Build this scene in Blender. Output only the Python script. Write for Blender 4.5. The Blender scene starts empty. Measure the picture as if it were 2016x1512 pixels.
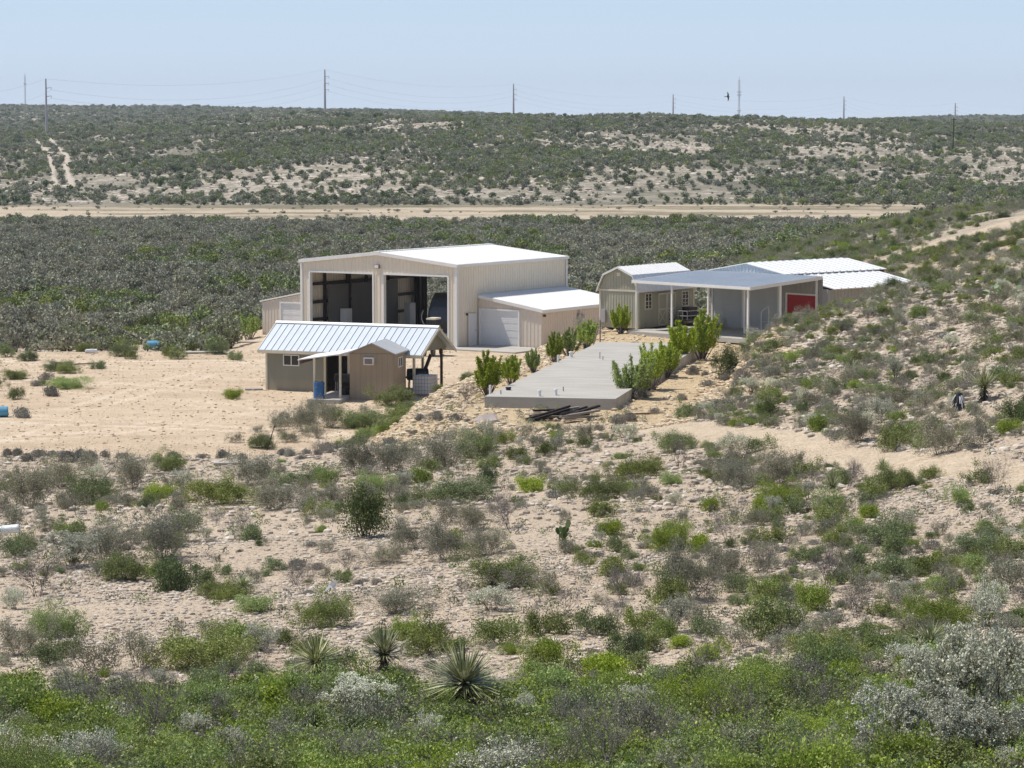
import bpy, math, random
import numpy as np
from mathutils import Vector, Matrix

# ------------------------------------------------------------------ camera, light, exposure
scene = bpy.context.scene
F = 5600.0
PITCH = math.atan(521 / F)
cp, sp = math.cos(PITCH), math.sin(PITCH)
cam_data = bpy.data.cameras.new("camera")
cam_data.sensor_width = 36.0
cam_data.lens = 36.0 * F / 2016.0
cam_data.clip_start = 0.5
cam_data.clip_end = 40000
cam = bpy.data.objects.new("camera", cam_data)
scene.collection.objects.link(cam)
cam.location = (0, 0, 0)
cam.rotation_euler = (math.radians(90) - PITCH, 0, 0)
scene.camera = cam

SUN_EL = math.radians(64)
SUN_AZ = math.atan2(-0.968, 0.252)            # direction towards the sun, measured from +Y towards +X
world = bpy.data.worlds.new("World")
scene.world = world
world.use_nodes = True
wt = world.node_tree
for n in list(wt.nodes): wt.nodes.remove(n)
sky = wt.nodes.new('ShaderNodeTexSky')
sky.sky_type = 'NISHITA'
sky.sun_disc = False
sky.sun_elevation = SUN_EL
sky.sun_rotation = SUN_AZ
sky.altitude = 300
sky.air_density = 1.0
sky.dust_density = 0.6
sky.ozone_density = 2.0
bg = wt.nodes.new('ShaderNodeBackground'); bg.inputs[1].default_value = 0.11
tint = wt.nodes.new('ShaderNodeMixRGB'); tint.blend_type = 'MULTIPLY'; tint.inputs[0].default_value = 1.0
tint.inputs[2].default_value = (1.0, 0.97, 0.98, 1)
wtc = wt.nodes.new('ShaderNodeTexCoord'); wsx = wt.nodes.new('ShaderNodeSeparateXYZ'); wt.links.new(wtc.outputs['Generated'], wsx.inputs[0])
wmr = wt.nodes.new('ShaderNodeMapRange'); wmr.inputs[1].default_value = 0.0; wmr.inputs[2].default_value = 0.16
wmr.inputs[3].default_value = 1.0; wmr.inputs[4].default_value = 0.0
wt.links.new(wsx.outputs[2], wmr.inputs[0])
wr = wt.nodes.new('ShaderNodeValToRGB'); wt.links.new(wsx.outputs[2], wr.inputs[0])      # pale band of dry air low over the horizon
for i_, (p_, c_) in enumerate(((0.0, (6.6, 7.7, 9.2)), (0.045, (5.1, 6.9, 9.3)))):
    wr.color_ramp.elements[i_].position = p_; wr.color_ramp.elements[i_].color = (*[v / 10 for v in c_], 1)
wsc = wt.nodes.new('ShaderNodeVectorMath'); wsc.operation = 'SCALE'; wsc.inputs['Scale'].default_value = 10.0 * 0.1 / 0.11
wt.links.new(wr.outputs[0], wsc.inputs[0])
band = wt.nodes.new('ShaderNodeMixRGB'); wt.links.new(wmr.outputs[0], band.inputs[0])
wo = wt.nodes.new('ShaderNodeOutputWorld')
wt.links.new(sky.outputs[0], tint.inputs[1])
wt.links.new(tint.outputs[0], band.inputs[1]); wt.links.new(wsc.outputs[0], band.inputs[2])
wt.links.new(band.outputs[0], bg.inputs[0]); wt.links.new(bg.outputs[0], wo.inputs[0])

sl = bpy.data.lights.new("sun", 'SUN'); sl.energy = 4.4; sl.angle = math.radians(0.53); sl.color = (1.0, 0.94, 0.85)
so = bpy.data.objects.new("sun", sl); scene.collection.objects.link(so)
sdir = Vector((math.sin(SUN_AZ) * math.cos(SUN_EL), math.cos(SUN_AZ) * math.cos(SUN_EL), math.sin(SUN_EL)))
so.rotation_euler = sdir.to_track_quat('Z', 'Y').to_euler()
so.location = (-60, 60, 120)
scene.view_settings.view_transform = 'Standard'
scene.view_settings.look = 'None'
scene.view_settings.exposure = 0.12
scene.view_settings.gamma = 1.0
scene.view_settings.use_curve_mapping = False
scene.render.engine = 'CYCLES'
scene.cycles.max_bounces = 6
scene.cycles.transparent_max_bounces = 8

COL = scene.collection
rng = np.random.default_rng(7)
R = math.radians

# ------------------------------------------------------------------ helpers
def tag(o, label=None, cat=None, group=None, kind=None):
    if label: o['label'] = label
    if cat: o['category'] = cat
    if group: o['group'] = group
    if kind: o['kind'] = kind
    return o

def empty(name, loc, rz=0.0, label=None, cat=None, group=None):
    o = bpy.data.objects.new(name, None)
    o.empty_display_size = 0.3
    COL.objects.link(o)
    o.location = loc; o.rotation_euler = (0, 0, rz)
    return tag(o, label, cat, group)

class MB:
    def __init__(s): s.v = []; s.f = []; s.m = []
    def face(s, pts, m=0):
        b = len(s.v); s.v += [tuple(p) for p in pts]; s.f.append(tuple(range(b, b + len(pts)))); s.m.append(m)
        return s
    def box(s, x0, x1, y0, y1, z0, z1, m=0):
        b = len(s.v)
        s.v += [(x0, y0, z0), (x1, y0, z0), (x1, y1, z0), (x0, y1, z0), (x0, y0, z1), (x1, y0, z1), (x1, y1, z1), (x0, y1, z1)]
        for f in ((0, 3, 2, 1), (4, 5, 6, 7), (0, 1, 5, 4), (1, 2, 6, 5), (2, 3, 7, 6), (3, 0, 4, 7)):
            s.f.append(tuple(b + i for i in f)); s.m.append(m)
        return s
    def hexa(s, p, m=0):       # 8 corner points, bottom ring then top ring
        b = len(s.v); s.v += [tuple(q) for q in p]
        for f in ((0, 3, 2, 1), (4, 5, 6, 7), (0, 1, 5, 4), (1, 2, 6, 5), (2, 3, 7, 6), (3, 0, 4, 7)):
            s.f.append(tuple(b + i for i in f)); s.m.append(m)
        return s
    def slab(s, q, t, m=0):    # quad q thickened downwards by t
        return s.hexa([(p[0], p[1], p[2] - t) for p in q] + list(q), m)
    def tube(s, a, b_, ra, rb=None, n=8, m=0, cap=True):
        rb = ra if rb is None else rb
        a = Vector(a); b_ = Vector(b_); d = (b_ - a)
        if d.length < 1e-6: return s
        d.normalize(); u = d.orthogonal().normalized(); w = d.cross(u)
        k = len(s.v)
        for (c, r) in ((a, ra), (b_, rb)):
            for i in range(n):
                t = 2 * math.pi * i / n
                s.v.append(tuple(c + u * (r * math.cos(t)) + w * (r * math.sin(t))))
        for i in range(n):
            j = (i + 1) % n
            s.f.append((k + i, k + j, k + n + j, k + n + i)); s.m.append(m)
        if cap:
            s.f.append(tuple(k + i for i in reversed(range(n)))); s.m.append(m)
            s.f.append(tuple(k + n + i for i in range(n))); s.m.append(m)
        return s
    def ribbed(s, x0, x1, y, zb, zt, pitch=0.3, depth=0.035, axis='x', out=-1, m=0):
        """vertical ribbed metal sheet along x (axis x, at given y) or along y (at given x)"""
        fb = zb if callable(zb) else (lambda t: zb); ft = zt if callable(zt) else (lambda t: zt)
        xs = []; n = max(1, int(round((x1 - x0) / pitch))); w = (x1 - x0) / n
        for i in range(n):
            a = x0 + i * w
            xs += [(a, 0), (a + w * .70, 0), (a + w * .76, depth), (a + w * .92, depth), (a + w * .98, 0)]
        xs.append((x1, 0))
        k = len(s.v)
        for (x, d) in xs:
            for z in (fb(x), ft(x)):
                s.v.append((x, y + out * d, z) if axis == 'x' else (y + out * d, x, z))
        for i in range(len(xs) - 1):
            s.f.append((k + 2 * i, k + 2 * i + 2, k + 2 * i + 3, k + 2 * i + 1)); s.m.append(m)
        return s
    def lathe(s, prof, n=16, c=(0, 0, 0), m=0):
        k = len(s.v)
        for (r, z) in prof:
            for i in range(n):
                t = 2 * math.pi * i / n; s.v.append((c[0] + r * math.cos(t), c[1] + r * math.sin(t), c[2] + z))
        for j in range(len(prof) - 1):
            for i in range(n):
                i2 = (i + 1) % n
                s.f.append((k + j * n + i, k + j * n + i2, k + (j + 1) * n + i2, k + (j + 1) * n + i)); s.m.append(m)
        s.f.append(tuple(k + i for i in reversed(range(n)))); s.m.append(m)
        s.f.append(tuple(k + (len(prof) - 1) * n + i for i in range(n))); s.m.append(m)
        return s
    def xform(s, M, start=0):
        for i in range(start, len(s.v)): s.v[i] = tuple(M @ Vector(s.v[i]))
        return s
    def mesh(s, name, mats):
        me = bpy.data.meshes.new(name)
        me.from_pydata(s.v, [], s.f)
        for mt in (mats if isinstance(mats, (list, tuple)) else [mats]): me.materials.append(mt)
        if any(s.m): me.polygons.foreach_set('material_index', s.m)
        me.update()
        return me
    def build(s, name, mats, parent=None, loc=None, rz=0.0):
        o = bpy.data.objects.new(name, s.mesh(name, mats))
        COL.objects.link(o)
        if parent is not None: o.parent = parent
        if loc is not None: o.location = loc; o.rotation_euler = (0, 0, rz)
        return o

# ------------------------------------------------------------------ materials
def new_mat(name):
    m = bpy.data.materials.new(name); m.use_nodes = True
    nt = m.node_tree; b = nt.nodes['Principled BSDF']
    return m, nt, b
def N(nt, t, **kw):
    n = nt.nodes.new(t)
    for k, v in kw.items(): setattr(n, k, v)
    return n
def ramp(nt, fac, stops):
    r = N(nt, 'ShaderNodeValToRGB'); e = r.color_ramp.elements
    while len(e) < len(stops): e.new(0.5)
    for i, (p, c) in enumerate(stops): e[i].position = p; e[i].color = (*c, 1)
    nt.links.new(fac, r.inputs[0]); return r.outputs[0]
def mixc(nt, fac, a, b, mode='MIX'):
    n = N(nt, 'ShaderNodeMixRGB', blend_type=mode)
    for i, v in enumerate((fac, a, b)):
        if isinstance(v, bpy.types.NodeSocket): nt.links.new(v, n.inputs[i])
        elif i == 0: n.inputs[0].default_value = v
        else: n.inputs[i].default_value = (*v, 1)
    return n.outputs[0]
def noise(nt, vec, scale, detail=4, rough=0.55):
    n = N(nt, 'ShaderNodeTexNoise'); n.inputs['Scale'].default_value = scale
    n.inputs['Detail'].default_value = detail; n.inputs['Roughness'].default_value = rough
    if vec is not None: nt.links.new(vec, n.inputs['Vector'])
    return n.outputs['Fac']
def mapping(nt, src, sc):
    m = N(nt, 'ShaderNodeMapping'); m.inputs['Scale'].default_value = sc
    nt.links.new(src, m.inputs['Vector']); return m.outputs[0]

def paint(name, col, rough=0.5, var=0.10, dirt=(0.32, 0.25, 0.17), dirt_amt=0.25, scale=1.3, streak=True, metal=0.0, spec=0.4, lowdirt=None):
    m, nt, b = new_mat(name)
    tc = N(nt, 'ShaderNodeTexCoord').outputs['Object']
    v = mapping(nt, tc, (1, 1, 0.25 if streak else 1))
    n1 = noise(nt, v, scale, 5); n2 = noise(nt, v, scale * 7, 4)
    c0 = tuple(c * (1 - var) for c in col); c1 = tuple(min(1, c * (1 + var)) for c in col)
    base = ramp(nt, n1, [(0.3, c0), (0.7, c1)])
    f = N(nt, 'ShaderNodeMapRange'); f.inputs[1].default_value = 0.55; f.inputs[2].default_value = 0.8
    f.inputs[3].default_value = 0; f.inputs[4].default_value = dirt_amt
    nt.links.new(n2, f.inputs[0])
    out = mixc(nt, f.outputs[0], base, dirt)
    if lowdirt:                      # splashed soil along the foot of a wall: (height, amount)
        sx = N(nt, 'ShaderNodeSeparateXYZ'); nt.links.new(tc, sx.inputs[0])
        g = N(nt, 'ShaderNodeMapRange'); g.inputs[1].default_value = 0.0; g.inputs[2].default_value = lowdirt[0]
        g.inputs[3].default_value = lowdirt[1]; g.inputs[4].default_value = 0
        nt.links.new(sx.outputs[2], g.inputs[0])
        mm = N(nt, 'ShaderNodeMath', operation='MULTIPLY'); nt.links.new(g.outputs[0], mm.inputs[0]); nt.links.new(n1, mm.inputs[1])
        out = mixc(nt, mm.outputs[0], out, (0.55, 0.42, 0.28))
    nt.links.new(out, b.inputs['Base Color'])
    b.inputs['Roughness'].default_value = rough; b.inputs['Metallic'].default_value = metal
    b.inputs['Specular IOR Level'].default_value = spec
    return m

M = {}
M['cream'] = paint('cream_panel', (0.78, 0.705, 0.575), 0.5, 0.02, dirt_amt=0.08, lowdirt=(1.2, 0.5))
M['cream_annex'] = paint('tan_panel', (0.68, 0.595, 0.50), 0.5, 0.02, dirt_amt=0.08, lowdirt=(1.0, 0.5))
M['white_roof'] = paint('white_roof', (0.84, 0.83, 0.80), 0.42, 0.04, dirt=(0.6, 0.56, 0.48), dirt_amt=0.25, streak=False, scale=.5)
M['white_trim'] = paint('white_trim', (0.80, 0.79, 0.76), 0.45, 0.04, dirt_amt=0.10)
M['galv'] = paint('galvalume', (0.62, 0.65, 0.68), 0.38, 0.06, dirt=(.5, .48, .45), dirt_amt=0.2, metal=0.25, streak=False, scale=.6)
M['galv_blue'] = paint('galvalume_blue', (0.50, 0.545, 0.59), 0.5, 0.06, dirt=(.45, .45, .45), dirt_amt=0.2, metal=0.0, streak=False, scale=.6)
M['grey_roof'] = paint('grey_roof', (0.45, 0.46, 0.46), 0.5, 0.06, dirt_amt=0.15, streak=False)
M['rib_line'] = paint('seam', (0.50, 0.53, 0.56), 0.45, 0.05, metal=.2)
M['door_white'] = paint('door_white', (0.74, 0.74, 0.73), 0.45, 0.04, dirt_amt=0.12, lowdirt=(.8, .4))
M['door_red'] = paint('door_red', (0.40, 0.012, 0.016), 0.45, 0.08, dirt_amt=0.05)
M['grey_door'] = paint('grey_door', (0.52, 0.52, 0.51), 0.5, 0.05, dirt_amt=0.1)
M['stripe_roof'] = paint('stripe_roof', (0.50, 0.56, 0.62), 0.45, 0.05, dirt_amt=0.1, streak=False)
M['olive'] = paint('olive_wall', (0.25, 0.24, 0.185), 0.75, 0.07, dirt_amt=0.15, lowdirt=(.7, .7))
M['tan'] = paint('tan_wall', (0.38, 0.295, 0.205), 0.75, 0.07, dirt_amt=0.18, lowdirt=(.8, .7))
M['tan_joint'] = paint('tan_joint', (0.27, 0.205, 0.14), 0.8, 0.05)
M['sage'] = paint('sage_wall', (0.42, 0.405, 0.31), 0.7, 0.06, dirt_amt=0.12, lowdirt=(.5, .5))
M['sage_trim'] = paint('sage_trim', (0.66, 0.60, 0.47), 0.6, 0.05, dirt_amt=0.1)
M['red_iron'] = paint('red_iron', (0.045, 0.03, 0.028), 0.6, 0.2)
M['black'] = paint('black_paint', (0.015, 0.015, 0.017), 0.35, 0.2)
M['dark_wood'] = paint('dark_wood', (0.022, 0.017, 0.016), 0.85, 0.3)
M['grey_wood'] = paint('grey_wood', (0.28, 0.24, 0.20), 0.85, 0.25)
M['brown_wood'] = paint('brown_wood', (0.12, 0.075, 0.05), 0.85, 0.25)
M['blue_plastic'] = paint('blue_plastic', (0.018, 0.10, 0.26), 0.4, 0.12)
M['blue_pale'] = paint('pale_blue_plastic', (0.10, 0.32, 0.48), 0.4, 0.12)
M['pvc'] = paint('pvc', (0.82, 0.82, 0.80), 0.4, 0.04)
M['tank_white'] = paint('tank_white', (0.72, 0.75, 0.75), 0.35, 0.05)
M['steel'] = paint('steel_pole', (0.38, 0.36, 0.36), 0.5, 0.1)
M['rust_steel'] = paint('rust_pole', (0.26, 0.20, 0.18), 0.6, 0.15)
M['stone_grey'] = paint('flat_stone', (0.42, 0.36, 0.33), 0.9, 0.15)
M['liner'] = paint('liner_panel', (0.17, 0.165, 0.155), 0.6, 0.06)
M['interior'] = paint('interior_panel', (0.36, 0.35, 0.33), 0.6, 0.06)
def glass_mat():
    m, nt, b = new_mat('window_glass'); b.inputs['Base Color'].default_value = (0.012, 0.014, 0.017, 1)
    b.inputs['Roughness'].default_value = 0.08; b.inputs['Specular IOR Level'].default_value = 0.6
    return m
M['glass'] = glass_mat()

def concrete():
    m, nt, b = new_mat('slab_concrete')
    tc = N(nt, 'ShaderNodeTexCoord').outputs['Object']
    n1 = noise(nt, mapping(nt, tc, (0.35, 1.2, 1)), 1.0, 6, .6); n2 = noise(nt, tc, 14, 4)
    a = ramp(nt, n1, [(0.28, (0.32, 0.305, 0.27)), (0.5, (0.41, 0.39, 0.35)), (0.72, (0.50, 0.475, 0.43))])
    c = mixc(nt, 0.25, a, ramp(nt, n2, [(0.3, (0.27, 0.25, 0.22)), (0.7, (0.54, 0.51, 0.46))]))
    nt.links.new(c, b.inputs['Base Color']); b.inputs['Roughness'].default_value = 0.85
    bp = N(nt, 'ShaderNodeBump'); bp.inputs['Strength'].default_value = .3; bp.inputs['Distance'].default_value = .01
    nt.links.new(n2, bp.inputs['Height']); nt.links.new(bp.outputs[0], b.inputs['Normal'])
    return m
M['concrete'] = concrete()

def leaf(name, c0, c1, c2, trans=0.17, rough=0.6, hv=(0.478, 0.508)):
    """c0..c2: leaf colours; plants differ from one another and leaves differ within a plant"""
    m, nt, b = new_mat(name)
    gi = N(nt, 'ShaderNodeNewGeometry').outputs['Random Per Island']
    oi = N(nt, 'ShaderNodeObjectInfo').outputs['Random']
    a = ramp(nt, gi, [(0.0, c0), (0.6, c1), (1.0, c2)])
    hs = N(nt, 'ShaderNodeHueSaturation')
    mr = N(nt, 'ShaderNodeMapRange'); mr.inputs[3].default_value = 0.72; mr.inputs[4].default_value = 1.28
    nt.links.new(oi, mr.inputs[0]); nt.links.new(mr.outputs[0], hs.inputs['Value'])
    wv = N(nt, 'ShaderNodeMath', operation='MULTIPLY'); wv.inputs[1].default_value = 7.31; nt.links.new(oi, wv.inputs[0])
    fr = N(nt, 'ShaderNodeMath', operation='FRACT'); nt.links.new(wv.outputs[0], fr.inputs[0])
    m2 = N(nt, 'ShaderNodeMapRange'); m2.inputs[3].default_value = hv[0]; m2.inputs[4].default_value = hv[1]
    nt.links.new(fr.outputs[0], m2.inputs[0]); nt.links.new(m2.outputs[0], hs.inputs['Hue'])
    m3 = N(nt, 'ShaderNodeMapRange'); m3.inputs[3].default_value = 1.1; m3.inputs[4].default_value = 0.75
    nt.links.new(fr.outputs[0], m3.inputs[0]); nt.links.new(m3.outputs[0], hs.inputs['Saturation'])
    nt.links.new(a, hs.inputs['Color'])
    nt.links.new(hs.outputs[0], b.inputs['Base Color']); b.inputs['Roughness'].default_value = rough
    b.inputs['Specular IOR Level'].default_value = 0.25
    tr = N(nt, 'ShaderNodeBsdfTranslucent'); nt.links.new(hs.outputs[0], tr.inputs[0])
    mx = N(nt, 'ShaderNodeMixShader'); mx.inputs[0].default_value = trans
    nt.links.new(b.outputs[0], mx.inputs[1]); nt.links.new(tr.outputs[0], mx.inputs[2])
    nt.links.new(mx.outputs[0], nt.nodes['Material Output'].inputs[0])
    return m
L = {}
L['green'] = leaf('green_leaf', (0.09, 0.13, 0.035), (0.19, 0.25, 0.065), (0.38, 0.43, 0.16))
L['bright'] = leaf('bright_leaf', (0.12, 0.19, 0.025), (0.27, 0.38, 0.05), (0.48, 0.55, 0.15), 0.3, hv=(0.488, 0.503))
L['grey'] = leaf('grey_leaf', (0.15, 0.15, 0.095), (0.3, 0.3, 0.195), (0.5, 0.5, 0.36))
L['silver'] = leaf('silver_leaf', (0.34, 0.35, 0.25), (0.62, 0.63, 0.47), (0.86, 0.87, 0.70))
L['dark'] = leaf('dark_leaf', (0.05, 0.085, 0.02), (0.11, 0.165, 0.035), (0.22, 0.28, 0.08), 0.15)
L['mound'] = leaf('mound_leaf', (0.2, 0.19, 0.155), (0.29, 0.275, 0.225), (0.44, 0.42, 0.35))
L['twig'] = leaf('twig', (0.1, 0.085, 0.075), (0.18, 0.155, 0.14), (0.36, 0.32, 0.29), 0.0, 0.8)
L['twig_dark'] = leaf('twig_dark', (0.05, 0.04, 0.035), (0.08, 0.065, 0.055), (0.15, 0.13, 0.11), 0.0, 0.8)
L['yucca'] = leaf('yucca_blade', (0.09, 0.115, 0.04), (0.32, 0.35, 0.16), (0.66, 0.66, 0.42), 0.1, 0.45)
L['broom'] = leaf('broom_leaf', (0.14, 0.22, 0.022), (0.32, 0.43, 0.04), (0.58, 0.66, 0.12), 0.38, hv=(0.488, 0.503))
L['valley'] = leaf('valley_leaf', (0.19, 0.19, 0.13), (0.31, 0.305, 0.21), (0.44, 0.43, 0.31), 0.2)
L['hill'] = leaf('hill_leaf', (0.15, 0.175, 0.10), (0.25, 0.27, 0.165), (0.40, 0.41, 0.27), 0.2)
L['pad'] = leaf('cactus_pad', (0.10, 0.16, 0.05), (0.13, 0.20, 0.07), (0.17, 0.25, 0.09), 0.0, 0.5)

# ------------------------------------------------------------------ terrain
def hash2(i, j, s):
    n = (i * 374761393 + j * 668265263 + s * 1442695041) & 0xFFFFFFFF
    n = ((n ^ (n >> 13)) * 1274126177) & 0xFFFFFFFF
    return ((n ^ (n >> 16)) & 0xFFFFFF) / float(0xFFFFFF)
def vnoise(x, y, s=0):
    x = np.asarray(x, float); y = np.asarray(y, float)
    i = np.floor(x).astype(np.int64); j = np.floor(y).astype(np.int64); fx = x - i; fy = y - j
    fx = fx * fx * (3 - 2 * fx); fy = fy * fy * (3 - 2 * fy)
    return (hash2(i, j, s) * (1 - fx) * (1 - fy) + hash2(i + 1, j, s) * fx * (1 - fy) + hash2(i, j + 1, s) * (1 - fx) * fy + hash2(i + 1, j + 1, s) * fx * fy) * 2 - 1
def fbm(x, y, s=0, o=4, g=0.5):
    a = 1.0; t = 0; n = 0
    for k in range(o):
        t = t + a * vnoise(x * 2 ** k + 17.3 * k, y * 2 ** k - 9.1 * k, s + k); n += a; a *= g
    return t / n
def sstep(a, b, x):
    t = np.clip((x - a) / (b - a), 0, 1); return t * t * (3 - 2 * t)

KD = [1, 20, 35, 44, 55, 70, 90, 105, 120, 135, 150, 165, 180, 200, 240, 300, 330, 400, 500, 640, 760, 800, 900, 1000, 1250, 1400, 1800, 2400, 3200, 4500, 9000, 16000]
near = [-1.7, -5.6, -8.6]
plain = [-16, -17.3, -18.7, -19.2, -20.5, -22, -23.5, -23.9, -23.3]
PROF = {
 -600: near + [-10, -10.8, -11.8, -13.2, -14.1, -14.8, -15, -15.1, -15.2, -15.2] + plain + [-21.5, -15, -9, -9, -8, -2, 14, 20, -20, -60],
 0:    near + [-9.9, -10.6, -11.4, -12.7, -13.7, -14.5, -15, -15, -15, -15] + plain + [-21.3, -15, -10.5, -9.3, -8, -3, 14.0, 18, -20, -60],
 300:  near + [-9.9, -10.6, -11.4, -12.6, -13.6, -14.4, -14.95, -15, -15, -15] + plain + [-20.8, -15.5, -8.5, -6.5, -5, 0, 12.5, 15, -20, -60],
 600:  near + [-9.9, -10.5, -11.3, -12.3, -13.2, -14.2, -14.9, -15, -15, -15] + plain + [-18.5, -13.5, -4.8, -1.5, 1.5, 4.0, 9.5, 8, -20, -60],
 800:  near + [-9.85, -10.4, -11.1, -12.1, -12.9, -13.8, -14.7, -15, -15, -15] + plain + [-17.5, -12, -2.5, 0.3, -2, 3, 7.5, 5, -20, -60],
 1000: near + [-9.8, -10.3, -10.9, -12.0, -12.6, -13.0, -13.3, -14, -14.7, -15] + plain + [-17, -11.5, -1.0, 0.9, -3, 0, 4, 0, -20, -60],
 1200: near + [-9.8, -10.2, -10.7, -11.7, -12.4, -12.8, -12.9, -12.9, -13, -13.5, -14.4, -16.3, -18.2, -18.9, -20.3, -22, -23.5, -23.9, -23.3, -16.5, -11, -0.8, 1.3, -4, -4, -2, -5, -20, -60],
 1430: near + [-9.7, -10.1, -10.7, -11.5, -11.8, -11.8, -11.7, -11.6, -12.2, -12.7, -13.2, -14, -15.6, -16.6, -19.3, -22, -23.5, -23.9, -23.3, -17, -12, -2.0, 0.6, -5, -5, -3, -5, -20, -60],
 1620: near + [-9.7, -10.0, -10.4, -10.9, -11.0, -10.9, -10.6, -10.3, -11.2, -12.6, -12.3, -12.7, -13.1, -13.6, -17.5, -21.5, -23.5, -23.9, -23.3, -18, -13, -3.5, -0.7, -6, -6, -4, -5, -20, -60],
 1720: near + [-9.6, -9.9, -10.3, -10.7, -10.6, -10.4, -10.2, -10.0, -9.9, -11.6, -12, -11.9, -12.0, -12.3, -16.5, -21.3, -23.5, -23.9, -23.3, -18.5, -13.5, -4.0, -1.5, -6, -5, -1.5, -3, -20, -60],
 1820: near + [-9.6, -9.9, -10.2, -10.3, -10.1, -9.8, -9.6, -9.5, -9.4, -10.3, -11.0, -10.6, -10.4, -10.7, -15, -20.8, -23.4, -23.9, -23.3, -19, -14.5, -5.0, -3.2, -7, -4, 0.8, 0, -20, -60],
 2016: near + [-9.6, -9.8, -9.9, -9.4, -8.7, -8.4, -8.3, -8.3, -8.2, -8.3, -8.5, -8.5, -8.9, -9.4, -13.5, -20, -23.4, -23.9, -23.3, -20, -15.5, -6.0, -4.5, -8, -4, 1.5, 1, -20, -60],
 2600: near + [-9.5, -9.6, -9.4, -8.2, -7.2, -6.6, -6.3, -6.2, -6.2, -6.2, -6.4, -6.7, -7.5, -8.4, -12.5, -19, -23.4, -23.9, -23.3, -20, -15.5, -6.0, -4.5, -8, -4, 1.5, 1, -20, -60],
}
_cols = sorted(PROF)
_LG = np.linspace(0, math.log(16000), 700)
_PX = np.linspace(-600, 2600, 321)
_tab = np.array([np.interp(_LG, np.log(KD), PROF[c]) for c in _cols])
_tab = np.array([[np.interp(p, _cols, _tab[:, k]) for p in _PX] for k in range(len(_LG))])   # [D, px]
def _blur(a, n, ax):
    k = np.hanning(2 * n + 3)[1:-1]; k /= k.sum()
    pad = [(0, 0), (0, 0)]; pad[ax] = (n, n)
    b = np.pad(a, pad, mode='edge')
    return np.apply_along_axis(lambda v: np.convolve(v, k, mode='valid'), ax, b)
_tab = _blur(_blur(_tab, 4, 0), 9, 1)

def polysdf(px, py, P):
    """signed distance to polygon, negative inside"""
    P = np.array(P, float); d = np.full(px.shape, 1e18); ins = np.zeros(px.shape, bool)
    for i in range(len(P)):
        a = P[i]; b = P[i - 1]; e = b - a; wx = px - a[0]; wy = py - a[1]
        t = np.clip((wx * e[0] + wy * e[1]) / (e @ e), 0, 1)
        d = np.minimum(d, (wx - e[0] * t) ** 2 + (wy - e[1] * t) ** 2)
        c = ((a[1] > py) != (b[1] > py)) & (px < (b[0] - a[0]) * (py - a[1]) / (b[1] - a[1] + 1e-12) + a[0])
        ins ^= c
    d = np.sqrt(d); return np.where(ins, -d, d)
def linesdf(px, py, P):
    d = np.full(np.shape(px), 1e18)
    for i in range(len(P) - 1):
        a = np.array(P[i], float); b = np.array(P[i + 1], float); e = b - a; wx = px - a[0]; wy = py - a[1]
        t = np.clip((wx * e[0] + wy * e[1]) / (e @ e), 0, 1)
        d = np.minimum(d, (wx - e[0] * t) ** 2 + (wy - e[1] * t) ** 2)
    return np.sqrt(d)

BENCH = [(-3.6, 126.5), (-2.4, 140), (-0.3, 148), (1.3, 155), (2.6, 164), (3.8, 170), (5.2, 174.5), (7.6, 180), (12, 186), (20, 192), (30, 186), (29, 176), (23, 170), (16.5, 163), (13.5, 157), (11.4, 148), (10.2, 138), (9.0, 127), (7.6, 119), (3, 118), (-1.5, 122)]
YARD = [(-60, 128), (-20, 124), (-11, 121), (-4, 127), (-3, 150), (2, 168), (6, 182), (14, 205), (-4, 214), (-20, 206), (-17, 186), (-60, 184)]

def far_gully(X, Y, D):
    return sstep(820, 960, D)
def H(X, Y):
    X = np.asarray(X, float); Y = np.asarray(Y, float)
    az = np.arctan2(X, Y); azc = np.clip(az, -0.3, 0.3)
    D = np.hypot(X, Y) * np.cos(azc); px = 1008 + F * np.tan(azc)
    u = np.clip(np.log(np.maximum(D, 1.0)) / _LG[-1] * (len(_LG) - 1), 0, len(_LG) - 1.001)
    v = np.clip((px - _PX[0]) / (_PX[-1] - _PX[0]) * (len(_PX) - 1), 0, len(_PX) - 1.001)
    i = u.astype(int); j = v.astype(int); fu = u - i; fv = v - j
    z = _tab[i, j] * (1 - fu) * (1 - fv) + _tab[i + 1, j] * fu * (1 - fv) + _tab[i, j + 1] * (1 - fu) * fv + _tab[i + 1, j + 1] * fu * fv
    rough = 0.06 * fbm(X / 1.3, Y / 1.3, 3, 3) + 0.22 * fbm(X / 7, Y / 7, 5, 3)
    yd = sstep(2.5, -2.5, polysdf(X, Y, YARD))
    z = z * (1 - yd) + (-15.0 - 0.012 * np.clip(160 - Y, -60, 40) * 0) * yd
    bd = polysdf(X, Y, BENCH); leftside = sstep(3, -1, X - (Y - 140) * 0.18)
    wid = 1.6 + 2.6 * leftside
    b = sstep(wid, 0, bd)
    zb = -13.14 + 0.3 * sstep(160, 172, Y)
    bumpy = 1 - sstep(0.0, -1.5, bd)
    z = z * (1 - b) + (zb + 0.12 * np.sin(b * 3.14)) * b
    flat = np.maximum(yd * (1 - b) * 0.75, b * (1 - bumpy * 0.9))
    z = z + rough * (1 - flat) * np.clip(D / 45, 0.3, 1) * (1 - 0.5 * b)
    z = z - 0.05 * yd * (1 - b) + 0.03 * yd * fbm(X / 2, Y / 2, 9, 2)
    hf = sstep(830, 1000, D)
    z = z + hf * (2.6 * fbm(X / 110, Y / 110, 21, 3) + 1.0 * fbm(X / 32, Y / 32, 22, 2))
    z = z + sstep(250, 420, D) * (1 - hf) * sstep(660, 560, D) * 0.5 * fbm(X / 30, Y / 30, 31, 2)
    return z

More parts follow.
